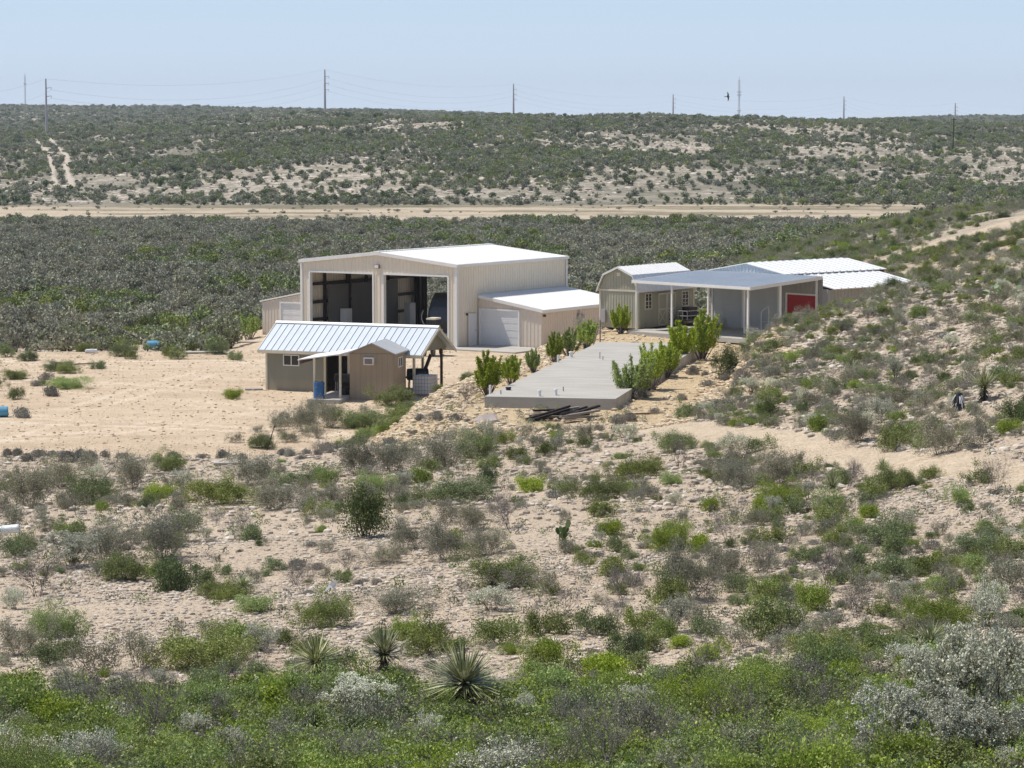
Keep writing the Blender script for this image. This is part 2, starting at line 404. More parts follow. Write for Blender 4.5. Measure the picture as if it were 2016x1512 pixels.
def ray(px, py):
    return (px - 1008.) * np.array([1., 0, 0]) + F * np.array([0, cp, -sp]) - (py - 756.) * np.array([0, sp, cp])
_T = np.exp(np.linspace(math.log(28), math.log(6000), 5000))
def ground_at(px, py, dmin=28):
    """where the line of sight through a photo pixel first meets the ground"""
    r = ray(px, py); r = r / r[1]; t = _T[_T >= dmin]
    h = H(r[0] * t, t) - r[2] * t
    k = np.argmax(h > 0)
    if h[k] <= 0: k = len(t) - 1
    Yv = t[k]
    return np.array([r[0] * Yv, Yv, float(H(r[0] * Yv, Yv))])
def on_z(px, py, z):
    r = ray(px, py); return r * (z / r[2])

TRACK_NEAR = [ground_at(x, y)[:2] for x, y in ((1180, 838), (1400, 852), (1560, 882), (1700, 903), (1850, 918), (2016, 938), (2200, 965))]
TRACK_FAR = [ground_at(x, y, 190)[:2] for x, y in ((1700, 524), (1790, 497), (1900, 463), (2016, 434), (2200, 400))]
RUTS = [[ground_at(x, y, 780)[:2] for x, y in l] for l in (((62, 272), (88, 290), (100, 320), (104, 345), (112, 372)), ((98, 272), (118, 296), (133, 308), (130, 330), (142, 366)))]
TOPROAD = [[ground_at(x, y, 780)[:2] for x, y in l] for l in (((455, 252), (510, 249)), ((530, 248), (580, 240)), ((1905, 296), (1960, 303), (2030, 307)), ((1960, 303), (2040, 300)))]

def masks(X, Y):
    D = np.hypot(X, Y)
    tn = linesdf(X, Y, TRACK_NEAR); tf = linesdf(X, Y, TRACK_FAR)
    wob = 0.5 * fbm(X / 2.0, Y / 2.0, 41, 3)
    path = np.maximum(sstep(1.7, 0.8, tn + wob), sstep(4.2, 2.4, tf + wob * 3))
    ruts = np.zeros(np.shape(X))
    for l in RUTS: ruts = np.maximum(ruts, sstep(1.5, 0.5, linesdf(X, Y, l) + 0.6 * fbm(X / 12, Y / 12, 43, 2)))
    for l in TOPROAD: ruts = np.maximum(ruts, sstep(5, 3, linesdf(X, Y, l)))
    yard = sstep(1.5, -1.5, polysdf(X, Y, YARD) + 2.5 * fbm(X / 6, Y / 6, 44, 3))
    bench = sstep(4.5, 2.0, polysdf(X, Y, BENCH) + fbm(X / 3, Y / 3, 45, 3))
    # dry flat strip across the valley
    ys = Y + 14 * fbm(X / 80, Y / 400, 46, 2)
    strip = sstep(645, 660, ys) * sstep(792, 775, ys)
    return path, ruts, yard, bench, strip

TYRES = [[(-40, 160), (-26, 157), (-16, 150), (-10, 141), (-8, 132)], [(-34, 182), (-24, 172), (-14, 168), (-6, 172), (-4, 182)], [(-30, 130), (-20, 136), (-14, 146), (-16, 156), (-24, 162), (-36, 166)], [(-26, 126), (-22, 150), (-18, 170), (-12, 184)], [(-40, 146), (-28, 143), (-18, 140), (-9, 136)], [(-40, 175), (-26, 176), (-12, 178)]]
def tyres(X, Y):
    a = np.zeros(X.shape); w = .5 * fbm(X / 4, Y / 4, 51, 2)
    for k, l in enumerate(TYRES):
        d = linesdf(X, Y, l) + w * .6
        a = np.maximum(a, sstep(.34, .12, np.abs(d - .85)) * (.45 + .1 * k) * sstep(-.5, .3, fbm(X / 9, Y / 9, 60 + k, 2) + .25))
    return a
def build_ground():
    azd = np.concatenate([np.arange(-180, -24, 4.0), np.arange(-24, -12.5, 0.25), np.arange(-12.5, 12.5, 0.055), np.arange(12.5, 24, 0.25), np.arange(24, 180.1, 4.0)])
    rr = np.concatenate([np.array([0.3, 1, 2, 4, 7, 11, 16, 22, 28]), np.exp(np.arange(math.log(33), math.log(1700), 0.0044)), np.exp(np.linspace(math.log(1720), math.log(15000), 90))])
    A, Rr = np.meshgrid(np.radians(azd), rr)
    X = Rr * np.sin(A); Y = Rr * np.cos(A)
    Z = H(X, Y)
    nr, nc = X.shape
    co = np.stack([X, Y, Z], -1).reshape(-1, 3)
    idx = np.arange(nr * nc).reshape(nr, nc)
    q = np.stack([idx[:-1, :-1], idx[:-1, 1:], idx[1:, 1:], idx[1:, :-1]], -1).reshape(-1, 4)[:, ::-1]
    me = bpy.data.meshes.new('ground')
    me.vertices.add(len(co)); me.vertices.foreach_set('co', co.ravel())
    me.loops.add(q.size); me.loops.foreach_set('vertex_index', q.ravel().astype(np.int32))
    me.polygons.add(len(q)); me.polygons.foreach_set('loop_start', (np.arange(len(q)) * 4).astype(np.int32))
    me.polygons.foreach_set('loop_total', np.full(len(q), 4, np.int32))
    me.polygons.foreach_set('use_smooth', np.ones(len(q), bool))
    me.update(calc_edges=True)
    p, r, y, b, s = masks(X.ravel(), Y.ravel())
    for nm, a in (('m_path', p), ('m_rut', r), ('m_yard', y), ('m_bench', b), ('m_strip', s), ('m_tyre', tyres(X.ravel(), Y.ravel()))):
        at = me.attributes.new(nm, 'FLOAT', 'POINT'); at.data.foreach_set('value', a.astype(np.float32))
    o = bpy.data.objects.new('ground', me); COL.objects.link(o)
    tag(o, kind='structure')
    me.materials.append(ground_mat())
    return o

def ground_mat():
    m, nt, b = new_mat('stony_soil')
    tc = N(nt, 'ShaderNodeTexCoord').outputs['Object']
    def attr(n):
        a = N(nt, 'ShaderNodeAttribute'); a.attribute_name = n; return a.outputs['Fac']
    # stony pinkish slope: stones of two sizes over caliche soil
    big = noise(nt, tc, 0.12, 4); mid = noise(nt, tc, 0.9, 5, .6); fine = noise(nt, tc, 6.0, 5, .7)
    soil = ramp(nt, mid, [(0.3, (0.45, 0.355, 0.25)), (0.5, (0.57, 0.46, 0.33)), (0.72, (0.66, 0.55, 0.415))])
    def stones(scale, lo, hi):
        v = N(nt, 'ShaderNodeTexVoronoi'); v.inputs['Scale'].default_value = scale; v.inputs['Randomness'].default_value = 1
        nt.links.new(tc, v.inputs['Vector'])
        sx = N(nt, 'ShaderNodeSeparateColor'); nt.links.new(v.outputs['Color'], sx.inputs[0])
        col = ramp(nt, sx.outputs[0], [(0.0, (0.30, 0.25, 0.21)), (0.5, (0.50, 0.43, 0.36)), (1.0, (0.70, 0.63, 0.55))])
        cut = N(nt, 'ShaderNodeMapRange'); cut.inputs[1].default_value = lo; cut.inputs[2].default_value = hi
        cut.inputs[3].default_value = 1; cut.inputs[4].default_value = 0
        nt.links.new(v.outputs['Distance'], cut.inputs[0])
        pick = N(nt, 'ShaderNodeMapRange'); pick.inputs[1].default_value = .45; pick.inputs[2].default_value = .5
        nt.links.new(sx.outputs[1], pick.inputs[0])
        mm = N(nt, 'ShaderNodeMath', operation='MULTIPLY'); nt.links.new(cut.outputs[0], mm.inputs[0]); nt.links.new(pick.outputs[0], mm.inputs[1])
        return col, mm.outputs[0], v.outputs['Distance']
    c1, f1, d1 = stones(8.5, .32, .42); c2, f2, d2 = stones(19, .32, .45)
    base = mixc(nt, f2, soil, c2); base = mixc(nt, f1, base, c1)
    base = mixc(nt, 0.35, base, ramp(nt, fine, [(0.3, (0.28, 0.22, 0.17)), (0.7, (0.66, 0.56, 0.46))]))
    base = mixc(nt, 0.45, base, ramp(nt, big, [(0.35, (0.48, 0.385, 0.28)), (0.65, (0.65, 0.54, 0.405))]))
    # graded yard
    yn = noise(nt, mapping(nt, tc, (0.5, 1.6, 1)), 0.35, 6, .6)
    yard = ramp(nt, yn, [(0.3, (0.53, 0.405, 0.275)), (0.5, (0.66, 0.52, 0.365)), (0.7, (0.75, 0.615, 0.455))])
    yard = mixc(nt, 0.25, yard, ramp(nt, fine, [(0.35, (0.36, 0.28, 0.20)), (0.65, (0.68, 0.56, 0.42))]))
    yard = mixc(nt, attr('m_tyre'), yard, (0.78, 0.65, 0.50))
    col = mixc(nt, attr('m_yard'), base, yard)
    # yellow fill of the bench
    bn = noise(nt, tc, 1.6, 6, .7)
    ben = ramp(nt, bn, [(0.3, (0.42, 0.315, 0.18)), (0.5, (0.57, 0.445, 0.275)), (0.7, (0.68, 0.55, 0.38))])
    ben = mixc(nt, f1, ben, ramp(nt, d1, [(0, (0.72, 0.60, 0.43)), (.4, (0.58, 0.46, 0.31))]))
    col = mixc(nt, attr('m_bench'), col, ben)
    trk = ramp(nt, bn, [(0.3, (0.52, 0.41, 0.29)), (0.7, (0.66, 0.55, 0.41))])
    col = mixc(nt, attr('m_path'), col, trk)
    # far ground: pale limestone scrub soil with dry litter patches
    sx = N(nt, 'ShaderNodeSeparateXYZ'); nt.links.new(tc, sx.inputs[0])
    farf = N(nt, 'ShaderNodeMapRange'); farf.inputs[1].default_value = 200; farf.inputs[2].default_value = 300
    nt.links.new(sx.outputs[1], farf.inputs[0])
    fn = noise(nt, tc, 0.22, 7, .8); fn2 = noise(nt, tc, 0.012, 4, .6)
    far = ramp(nt, fn, [(0.36, (0.20, 0.185, 0.135)), (0.47, (0.33, 0.295, 0.225)), (0.54, (0.50, 0.44, 0.36)), (0.66, (0.62, 0.56, 0.48))])
    far = mixc(nt, ramp(nt, fn2, [(0.45, (0, 0, 0)), (0.6, (.8, .8, .8))]), far, (0.17, 0.165, 0.12))
    ff = N(nt, 'ShaderNodeMath', operation='MULTIPLY'); nt.links.new(farf.outputs[0], ff.inputs[0])
    inv = N(nt, 'ShaderNodeMath', operation='SUBTRACT'); inv.inputs[0].default_value = 1; nt.links.new(attr('m_path'), inv.inputs[1])
    nt.links.new(inv.outputs[0], ff.inputs[1])
    col = mixc(nt, ff.outputs[0], col, far)
    st = noise(nt, mapping(nt, tc, (0.012, 0.055, 1)), 1.0, 6, .6)
    strip = ramp(nt, st, [(0.34, (0.22, 0.20, 0.13)), (0.47, (0.34, 0.29, 0.20)), (0.53, (0.54, 0.45, 0.33)), (0.7, (0.62, 0.52, 0.38))])
    col = mixc(nt, attr('m_strip'), col, strip)
    col = mixc(nt, attr('m_rut'), col, (0.60, 0.52, 0.43))
    nt.links.new(col, b.inputs['Base Color']); b.inputs['Roughness'].default_value = 0.95
    b.inputs['Specular IOR Level'].default_value = 0.1
    hs = N(nt, 'ShaderNodeMath', operation='ADD')
    sub = N(nt, 'ShaderNodeMath', operation='MULTIPLY'); sub.inputs[1].default_value = 0.8; nt.links.new(f1, sub.inputs[0])
    nt.links.new(sub.outputs[0], hs.inputs[0]); nt.links.new(fine, hs.inputs[1])
    h2 = N(nt, 'ShaderNodeMath', operation='ADD'); nt.links.new(hs.outputs[0], h2.inputs[0])
    s2 = N(nt, 'ShaderNodeMath', operation='MULTIPLY'); s2.inputs[1].default_value = .4; nt.links.new(f2, s2.inputs[0]); nt.links.new(s2.outputs[0], h2.inputs[1])
    bp = N(nt, 'ShaderNodeBump'); bp.inputs['Strength'].default_value = 0.9; bp.inputs['Distance'].default_value = 0.09
    nt.links.new(h2.outputs[0], bp.inputs['Height']); nt.links.new(bp.outputs[0], b.inputs['Normal'])
    return m
build_ground()

# ------------------------------------------------------------------ the big hangar
HZ = -15.0
h = empty('metal_hangar', (-3.657, 187.306, HZ), -R(32.7), 'large cream metal hangar with white roof, two tall open bays and low side wings', 'hangar')
W, Dp, EV, RG = 12.75, 13.8, 5.38, 6.06           # width (x -W..0), depth, eave, ridge
def hroof(x): return EV + (RG - EV) * (1 - abs(x + W / 2) / (W / 2))
bays = [(-12.0, -6.75), (-5.85, -0.67)]
BZ = 4.66
mb = MB()
for x0, x1 in ((-W, -12.0), (-6.75, -5.85), (-0.67, 0)):
    mb.ribbed(x0, x1, 0, 0.0, BZ, 0.3, .028)
mb.ribbed(-W, 0, 0, BZ, lambda x: hroof(x) - 0.05, 0.3, .028)
mb.build('front_wall', M['cream'], h)
mb = MB()
mb.ribbed(0, Dp, 0, 0, EV - 0.03, 0.3, .028, axis='y', out=1)
mb.build('side_wall', M['cream'], h)
MB().ribbed(0, Dp, -W, 0, EV - 0.03, 0.3, .028, axis='y', out=-1).build('side_wall', M['cream'], h)
mb = MB()
mb.ribbed(-W, -11.95, Dp, 0, BZ, 0.2, .028, out=1)
mb.ribbed(-6.8, 0, Dp, 0, BZ, 0.3, .028, out=1)
mb.ribbed(-W, 0, Dp, BZ, lambda x: hroof(x) - 0.05, 0.3, .028, out=1)
mb.build('rear_wall', M['interior'], h)
mb = MB()
oh = 0.13
for s in (0, 1):
    xa, xb = ((-W - oh, -W / 2) if s == 0 else (oh, -W / 2))
    za = EV + 0.02 - 0.02
    q = [(xa, -oh, za), (xa, Dp + oh, za), (xb, Dp + oh, RG), (xb, -oh, RG)]
    if s: q = q[::-1]
    mb.slab([(p[0], p[1], p[2] + 0.10) for p in q], 0.10)
    n = 44
    for i in range(1, n):                           # low standing ribs
        y = -oh + (Dp + 2 * oh) * i / n
        mb.hexa([(xa, y - .02, za + .1), (xb, y - .02, RG + .1), (xb, y + .02, RG + .1), (xa, y + .02, za + .1), (xa, y - .012, za + .125), (xb, y - .012, RG + .125), (xb, y + .012, RG + .125), (xa, y + .012, za + .125)])
rf = mb.build('roof', M['white_roof'], h)
MB().box(-W / 2 - .2, -W / 2 + .2, -oh - .02, Dp + oh + .02, RG + .09, RG + .14).build('ridge_cap', M['white_trim'], rf)
mb = MB()                                         # rake, eave and corner trim
for a, b in (((-W - oh, EV), (-W / 2, RG)), ((oh, EV), (-W / 2, RG))):
    lo, hi = (a, b) if a[0] < b[0] else (b, a)
    mb.hexa([(lo[0], -oh - .04, lo[1] - .12), (hi[0], -oh - .04, hi[1] - .12), (hi[0], -oh - .005, hi[1] - .12), (lo[0], -oh - .005, lo[1] - .12),
             (lo[0], -oh - .04, lo[1] + .11), (hi[0], -oh - .04, hi[1] + .11), (hi[0], -oh - .005, hi[1] + .11), (lo[0], -oh - .005, lo[1] + .11)])
mb.box(oh - .0, oh + .04, -oh - .04, Dp + oh, EV - .1, EV + .09)
mb.box(-.12, .07, -.075, -.045, 0, EV - .14); mb.box(.045, .075, -.044, .14, 0, EV - .11)
mb.box(-W - .06, -W + .13, -.075, -.045, 0, EV - .14)
mb.box(.045, .075, Dp - .14, Dp + .06, 0, EV - .11)
mb.build('trim', M['white_trim'], h)
for x0, x1 in bays:
    f = MB()
    f.box(x0 - .09, x0 + .02, -.07, .22, 0, BZ + .09); f.box(x1 - .02, x1 + .09, -.07, .22, 0, BZ + .09); f.box(x0 + .02, x1 - .02, -.07, .22, BZ - .03, BZ + .09)
    f.build('bay_frame', M['white_trim'], h)
lamp = MB().box(-6.5, -6.12, -.22, -.05, 5.05, 5.3).build('floodlight', M['rust_steel'], h)
MB().box(-6.46, -6.16, -.235, -.222, 5.08, 5.27).build('lens', M['white_trim'], lamp)
# red-iron skeleton inside
def ibeam(x, y, z0, z1, w=0.26):
    b = MB(); b.box(x - w / 2, x + w / 2, y - w / 2, y - w / 2 + .03, z0, z1); b.box(x - w / 2, x + w / 2, y + w / 2 - .03, y + w / 2, z0, z1); b.box(x - .02, x + .02, y - w / 2, y + w / 2, z0, z1); return b
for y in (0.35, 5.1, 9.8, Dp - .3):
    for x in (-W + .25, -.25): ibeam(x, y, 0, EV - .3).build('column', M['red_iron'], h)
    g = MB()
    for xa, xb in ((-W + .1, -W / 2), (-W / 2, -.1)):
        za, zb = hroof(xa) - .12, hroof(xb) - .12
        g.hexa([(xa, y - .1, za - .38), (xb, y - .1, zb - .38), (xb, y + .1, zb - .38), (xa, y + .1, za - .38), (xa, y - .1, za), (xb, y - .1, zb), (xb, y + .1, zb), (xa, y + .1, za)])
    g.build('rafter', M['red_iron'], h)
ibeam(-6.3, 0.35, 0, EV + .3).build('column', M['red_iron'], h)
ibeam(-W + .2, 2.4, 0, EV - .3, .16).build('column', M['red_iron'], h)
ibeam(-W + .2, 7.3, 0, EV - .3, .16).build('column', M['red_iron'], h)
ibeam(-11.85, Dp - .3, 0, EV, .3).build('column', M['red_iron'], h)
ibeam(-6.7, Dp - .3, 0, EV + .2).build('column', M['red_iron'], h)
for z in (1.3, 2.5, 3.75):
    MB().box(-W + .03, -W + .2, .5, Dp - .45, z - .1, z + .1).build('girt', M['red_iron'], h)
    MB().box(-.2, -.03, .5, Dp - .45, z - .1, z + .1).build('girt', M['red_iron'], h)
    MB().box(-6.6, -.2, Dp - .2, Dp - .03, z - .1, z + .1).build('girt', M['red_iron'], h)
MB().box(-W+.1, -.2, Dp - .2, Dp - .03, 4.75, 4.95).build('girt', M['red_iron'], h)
# liner panel along the left side
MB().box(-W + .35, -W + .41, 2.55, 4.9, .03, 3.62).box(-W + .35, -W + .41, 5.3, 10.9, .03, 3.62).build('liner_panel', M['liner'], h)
# right wing
ax = 5.02
def az_(x): return 3.27 - x * (0.83 / ax)
mb = MB(); y0 = 2.57; y1 = 13.6
mb.ribbed(0.06, .18, y0, 0, az_, .12, .02); mb.ribbed(3.3, ax, y0, 0, az_, .29, .022); mb.ribbed(.18, 3.3, y0, 2.42, az_, .29, .022)
mb.ribbed(y0, y1, ax, 0, az_(ax), .29, .03, axis='y', out=1)
mb.ribbed(.06, ax, y1, 0, az_, .29, .03, out=1)
mb.build('wing_wall', M['cream_annex'], h)
q = [(0.045, y0 - .1, 3.28), (ax + .16, y0 - .1, az_(ax + .16)), (ax + .16, y1 + .1, az_(ax + .16)), (.045, y1 + .1, 3.28)]
mb = MB().slab([(p[0], p[1], p[2] + .1) for p in q], .09)
for i in range(1, 36):
    y = y0 - .1 + (y1 - y0 + .2) * i / 36
    mb.hexa([(.05, y - .02, 3.38), (ax + .16, y - .02, az_(ax + .16) + .1), (ax + .16, y + .02, az_(ax + .16) + .1), (.05, y + .02, 3.38), (.05, y - .01, 3.405), (ax + .16, y - .01, az_(ax + .16) + .125), (ax + .16, y + .01, az_(ax + .16) + .125), (.05, y + .01, 3.405)])
mb.build('wing_roof', M['white_roof'], h)
mb = MB(); mb.box(ax + .14, ax + .19, y0 - .12, y1 + .1, az_(ax) - .13, az_(ax) + .03)
mb.hexa([(.05, y0 - .14, 3.14), (ax + .16, y0 - .14, 2.33), (ax + .16, y0 - .105, 2.33), (.05, y0 - .105, 3.14), (.05, y0 - .14, 3.36), (ax + .16, y0 - .14, 2.55), (ax + .16, y0 - .105, 2.55), (.05, y0 - .105, 3.36)])
mb.build('wing_trim', M['white_trim'], h)
def rollup(parent, x0, x1, y, z0, z1, mat, nsec=5, frame=M['white_trim'], name='rollup_door'):
    d = MB(); n = nsec * 4; dz = (z1 - z0) / n
    for i in range(n):
        d.box(x0, x1, y - (.03 if i % 4 else .02), y + .03, z0 + i * dz + (.012 if i % 4 == 0 else .004), z0 + (i + 1) * dz - .004)
    d.box(x0, x1, y + .0, y + .025, z0, z1)
    o = d.build(name, mat, parent)
    if frame:
        f = MB().box(x0 - .1, x0 - .002, y - .09, y + .02, z0, z1 + .1).box(x1 + .002, x1 + .1, y - .09, y + .02, z0, z1 + .1).box(x0 - .002, x1 + .002, y - .09, y + .02, z1 + .003, z1 + .1)
        f.build('door_frame', frame, o)
    return o
rollup(h, .2, 3.22, y0 + .0, 0.02, 2.36, M['door_white'])
# man door in the tall side wall
dr = MB().box(.05, .085, 1.32, 2.25, .02, 2.12).build('door', M['door_white'], h)
MB().box(.045, .1, 1.24, 1.315, 0, 2.2).box(.045, .1, 2.255, 2.33, 0, 2.2).box(.045, .1, 1.315, 2.255, 2.125, 2.2).build('frame', M['cream_annex'], dr)
MB().tube((.085, 2.15, 1.02), (.15, 2.15, 1.02), .025).build('handle', M['steel'], dr)
MB().box(.05, .16, 1.05, 1.15, 2.05, 2.2).build('wall_lamp', M['red_iron'], h)
MB().box(ax + .02, ax + .14, y0 + .15, y0 + .32, 2.05, 2.2).build('wall_lamp', M['red_iron'], h)
# meter cluster on wing wall
mt = MB().box(ax + .04, ax + .2, 7.0, 7.3, 1.6, 2.0).box(ax + .04, ax + .16, 7.45, 7.75, 1.7, 1.95).tube((ax + .1, 7.15, 2.0), (ax + .1, 7.15, 2.45), .03).tube((ax + .1, 7.15, 1.6), (ax + .1, 7.15, 0.2), .03)
mt.build('meter_box', M['steel'], h)
# left wing
mb = MB(); lx = -17.65
def alz(x): return 3.27 + (x + W) * (0.95 / 4.9)
ly0 = 1.95
mb.ribbed(lx, -16.05, ly0, 0, lambda x: alz(x) - .03, .29, .022); mb.ribbed(-16.05, -13.0, ly0, 2.36, lambda x: alz(x) - .03, .29, .022); mb.ribbed(-13.0, -W - .06, ly0, 0, lambda x: alz(x) - .03, .25, .03)
mb.ribbed(ly0, 12.6, lx, 0, alz(lx), .29, .03, axis='y', out=-1); mb.ribbed(lx, -W - .06, 12.6, 0, alz, .29, .03, out=1)
mb.build('wing_wall', M['cream_annex'], h)
q = [(lx - .16, ly0 - .1, alz(lx - .16)), (-W - .05, ly0 - .1, 3.26), (-W - .05, 12.7, 3.26), (lx - .16, 12.7, alz(lx - .16))]
MB().slab([(p[0], p[1], p[2] + .1) for p in q], .1).build('wing_roof', M['white_roof'], h)
rollup(h, -15.97, -13.05, ly0, .02, 2.28, M['door_white'])
# interior floor
MB().box(-W + .02, -.02, .05, Dp - .05, -.2, .03).build('floor', M['concrete'], h)

# concrete apron in front of the hangar
ap = MB().box(-14, 5.6, -1.6, -.02, -.3, .025); ap.box(0.05, 5.6, -.02, 2.5, -.3, .025)
tag(ap.build('concrete_apron', M['concrete'], None, (-3.657, 187.306, HZ), -R(32.7)), kind='structure')

def place(fr, x, y, z=0.0):
    return tuple(fr.matrix_basis @ Vector((x, y, z)))
bpy.context.view_layer.update()
# things inside the bays
def cabinet(x, y, lab, w=.55, hh=1.9):
    c = empty('upright_cabinet', place(h, x, y, .03), -R(32.7) - R(8), lab, 'cabinet', 'white cabinets inside the hangar')
    MB().box(-w / 2, w / 2, -.3, .3, .06, hh).build('cabinet_body', M['door_white'], c)
    MB().box(-w / 2 + .02, w / 2 - .02, -.33, -.305, .1, hh - .03).build('door', M['tank_white'], c)
cabinet(-11.9, 4.0, 'white upright cabinet standing inside the left hangar bay')
cabinet(-11.8, 11.6, 'white upright cabinet seen far inside through the right hangar bay')
# motorhome in the right bay
mh = empty('motorhome', place(h, -2.25, 1.7, .03), -R(32.7), 'dark motorhome with a wide windshield parked nose out in the right hangar bay', 'motorhome')
b = MB(); prof = [(.0, .45), (-.12, .7), (-.10, 1.5), (.06, 2.2), (.35, 3.0), (.75, 3.35)]
ring = []
for (y, z) in prof: ring.append((y, z))
xs = 1.2
pts = [(y, z) for y, z in prof] + [(8.6, 3.35), (8.9, 3.1), (8.9, .45)]
n = len(pts); k = len(b.v)
for sx in (-xs, xs):
    for (y, z) in pts: b.v.append((sx * (1 if z < 3 else .93), y, z))
b.f.append(tuple(k + i for i in range(n))); b.f.append(tuple(k + n + i for i in reversed(range(n)))); b.m += [0, 0]
for i in range(n):
    j = (i + 1) % n; b.f.append((k + i, k + n + i, k + n + j, k + j)); b.m.append(0)
b.build('body', M['black'], mh)
M['windshield'] = paint('windshield', (0.035, 0.038, 0.042), 0.25, 0.05, spec=.5)
MB().face([(-1.0, -.125, 1.55), (1.0, -.125, 1.55), (1.0, .03, 2.25), (-1.0, .03, 2.25)]).face([(-1.0, .03, 2.25), (1.0, .03, 2.25), (.85, .1, 2.45), (-.85, .1, 2.45)]).build('windshield', M['windshield'], mh)
MB().box(-1.15, 1.15, -.25, -.13, .5, .72).build('bumper', M['steel'], mh)
for s in (-1, 1): MB().box(s * .95 - .16, s * .95 + .16, -.16, -.125, .85, 1.05).build('headlight', M['windshield'], mh)
for s in (-1, 1):
    m_ = MB(); a = None
    for t in range(7):
        p = (s * (1.2 + .32 * math.sin(t / 6 * math.pi * .6)), -.1 - .25 * math.sin(t / 6 * math.pi), 1.0 + t * .2)
        if a: m_.tube(a, p, .035)
        a = p
    m_.build('mirror_arm', M['steel'], mh)
for s in (-1, 1):
    for y in (1.2, 6.6):
        w_ = MB(); w_.lathe([(.25, -.13), (.45, -.12), (.47, 0), (.45, .12), (.25, .13)], 18); w_.xform(Matrix.Translation((s * 1.05, y, .47)) @ Matrix.Rotation(R(90), 4, 'Y'))
        w_.build('wheel', M['black'], mh)
# tan utility vehicle whose cab shows above the small house's ridge
g = (-5.05, 181.0)
uv = empty('utility_cart', (g[0], g[1], float(H(g[0], g[1]))), R(-20), 'narrow tan roofed machine showing above the right end of the striped roof', 'cart')
uv.scale = (.5, .8, 1.3)
b = MB().box(-.62, .62, -1.1, 1.2, .45, .8).box(-.6, .6, -1.3, -.5, .8, 1.05).box(-.6, .6, .5, 1.2, .8, 1.25)
b.build('body', M['tan'], uv)
MB().box(-.6, .6, -.5, .85, 1.78, 1.86).build('roof', M['sage_trim'], uv)
for sx in (-.55, .55):
    for yy in (-.45, .8): MB().tube((sx, yy, .8), (sx, yy, 1.8), .035).build('roof_post', M['black'], uv)
MB().box(-.5, .5, .1, .25, .8, 1.3).box(-.5, .5, -.3, .2, .8, .92).build('seat', M['black'], uv)
for sx in (-.6, .6):
    for yy in (-.8, .8): MB().lathe([(.15, -.1), (.3, -.1), (.3, .1), (.15, .1)], 14).xform(Matrix.Translation((sx, yy, .3)) @ Matrix.Rotation(R(90), 4, 'Y')).build('wheel', M['black'], uv)

# ------------------------------------------------------------------ small house with the long striped roof
s = empty('small_house', (-13.73, 158.17, HZ), -R(23), 'small olive house with long striped white metal roof and open right end', 'house')
HW, HD, HE, HR = 9.35, 3.9, 2.36, 3.55
s_ym = HD / 2
cl = 6.2                               # closed room up to here, open carport beyond
mb = MB()
mb.box(0, 3.75, 0, .12, -.25, HE); mb.box(3.75, 6.08, 0, .12, 2.1, HE); mb.box(0, cl, HD - .12, HD, -.25, HE); mb.box(cl - .12, cl, .12, HD - .12, -.25, HE)
mb.box(0, .12, .12, HD - .12, -.25, HE)
for x in (0.0, cl - .12): mb.hexa([(x, 0.02, HE), (x + .12, 0.02, HE), (x + .12, HD - .02, HE), (x, HD - .02, HE), (x, s_ym - .02, HR - .03), (x + .12, s_ym - .02, HR - .03), (x + .12, s_ym + .02, HR - .03), (x, s_ym + .02, HR - .03)])
mb.build('wall', M['olive'], s)
mb = MB(); mb.box(-.015, .09, -.02, .0, -.2, HE - .02); mb.box(-.02, -.001, -.02, .12, -.2, HE - .02)
mb.build('corner_trim', M['sage_trim'], s)
gb = MB(); x = HW - .1
gb.hexa([(x, 0.02, HE - .02), (x + .08, .02, HE - .02), (x + .08, HD - .02, HE - .02), (x, HD - .02, HE - .02), (x, s_ym - .02, HR - .05), (x + .08, s_ym - .02, HR - .05), (x + .08, s_ym + .02, HR - .05), (x, s_ym + .02, HR - .05)])
gb.build('gable_panel', M['olive'], s)
sl_ = (HR - HE) / s_ym; ov = .34
def hz(y): return HR - abs(y - s_ym) * sl_
mb = MB()
xa, xb = -.34, HW + .38
for ya in (-ov, HD + ov):
    q = [(xa, ya, hz(ya) + .08), (xb, ya, hz(ya) + .08), (xb, s_ym, HR + .08), (xa, s_ym, HR + .08)]
    if ya > 0: q = q[::-1]
    mb.slab(q, .07)
rf = mb.build('roof', M['stripe_roof'], s)
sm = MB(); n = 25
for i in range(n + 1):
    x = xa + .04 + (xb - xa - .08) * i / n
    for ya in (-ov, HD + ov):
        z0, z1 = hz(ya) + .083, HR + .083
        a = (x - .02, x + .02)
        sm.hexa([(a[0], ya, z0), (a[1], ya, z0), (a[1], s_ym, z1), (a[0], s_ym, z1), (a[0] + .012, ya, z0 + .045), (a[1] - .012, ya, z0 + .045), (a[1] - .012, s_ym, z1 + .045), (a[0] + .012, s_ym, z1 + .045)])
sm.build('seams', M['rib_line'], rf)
MB().slab([(xa - .02, s_ym - .16, hz(s_ym - .16) + .15), (xb + .02, s_ym - .16, hz(s_ym - .16) + .15), (xb + .02, s_ym, HR + .16), (xa - .02, s_ym, HR + .16)], .02).slab([(xa - .02, s_ym, HR + .16), (xb + .02, s_ym, HR + .16), (xb + .02, s_ym + .16, hz(s_ym + .16) + .15), (xa - .02, s_ym + .16, hz(s_ym + .16) + .15)], .02).build('ridge_cap', M['white_trim'], rf)
mb = MB()
mb.box(xa, xb, -ov - .035, -ov - .003, hz(-ov) - .1, hz(-ov) + .07)
for x in (xa - .03, xb):
    for ya, yb in ((-ov, s_ym), (s_ym, HD + ov)):
        mb.hexa([(x, ya, hz(ya) - .1), (x + .03, ya, hz(ya) - .1), (x + .03, yb, hz(yb) - .1), (x, yb, hz(yb) - .1), (x, ya, hz(ya) + .075), (x + .03, ya, hz(ya) + .075), (x + .03, yb, hz(yb) + .075), (x, yb, hz(yb) + .075)])
mb.build('fascia', M['sage_trim'], s)
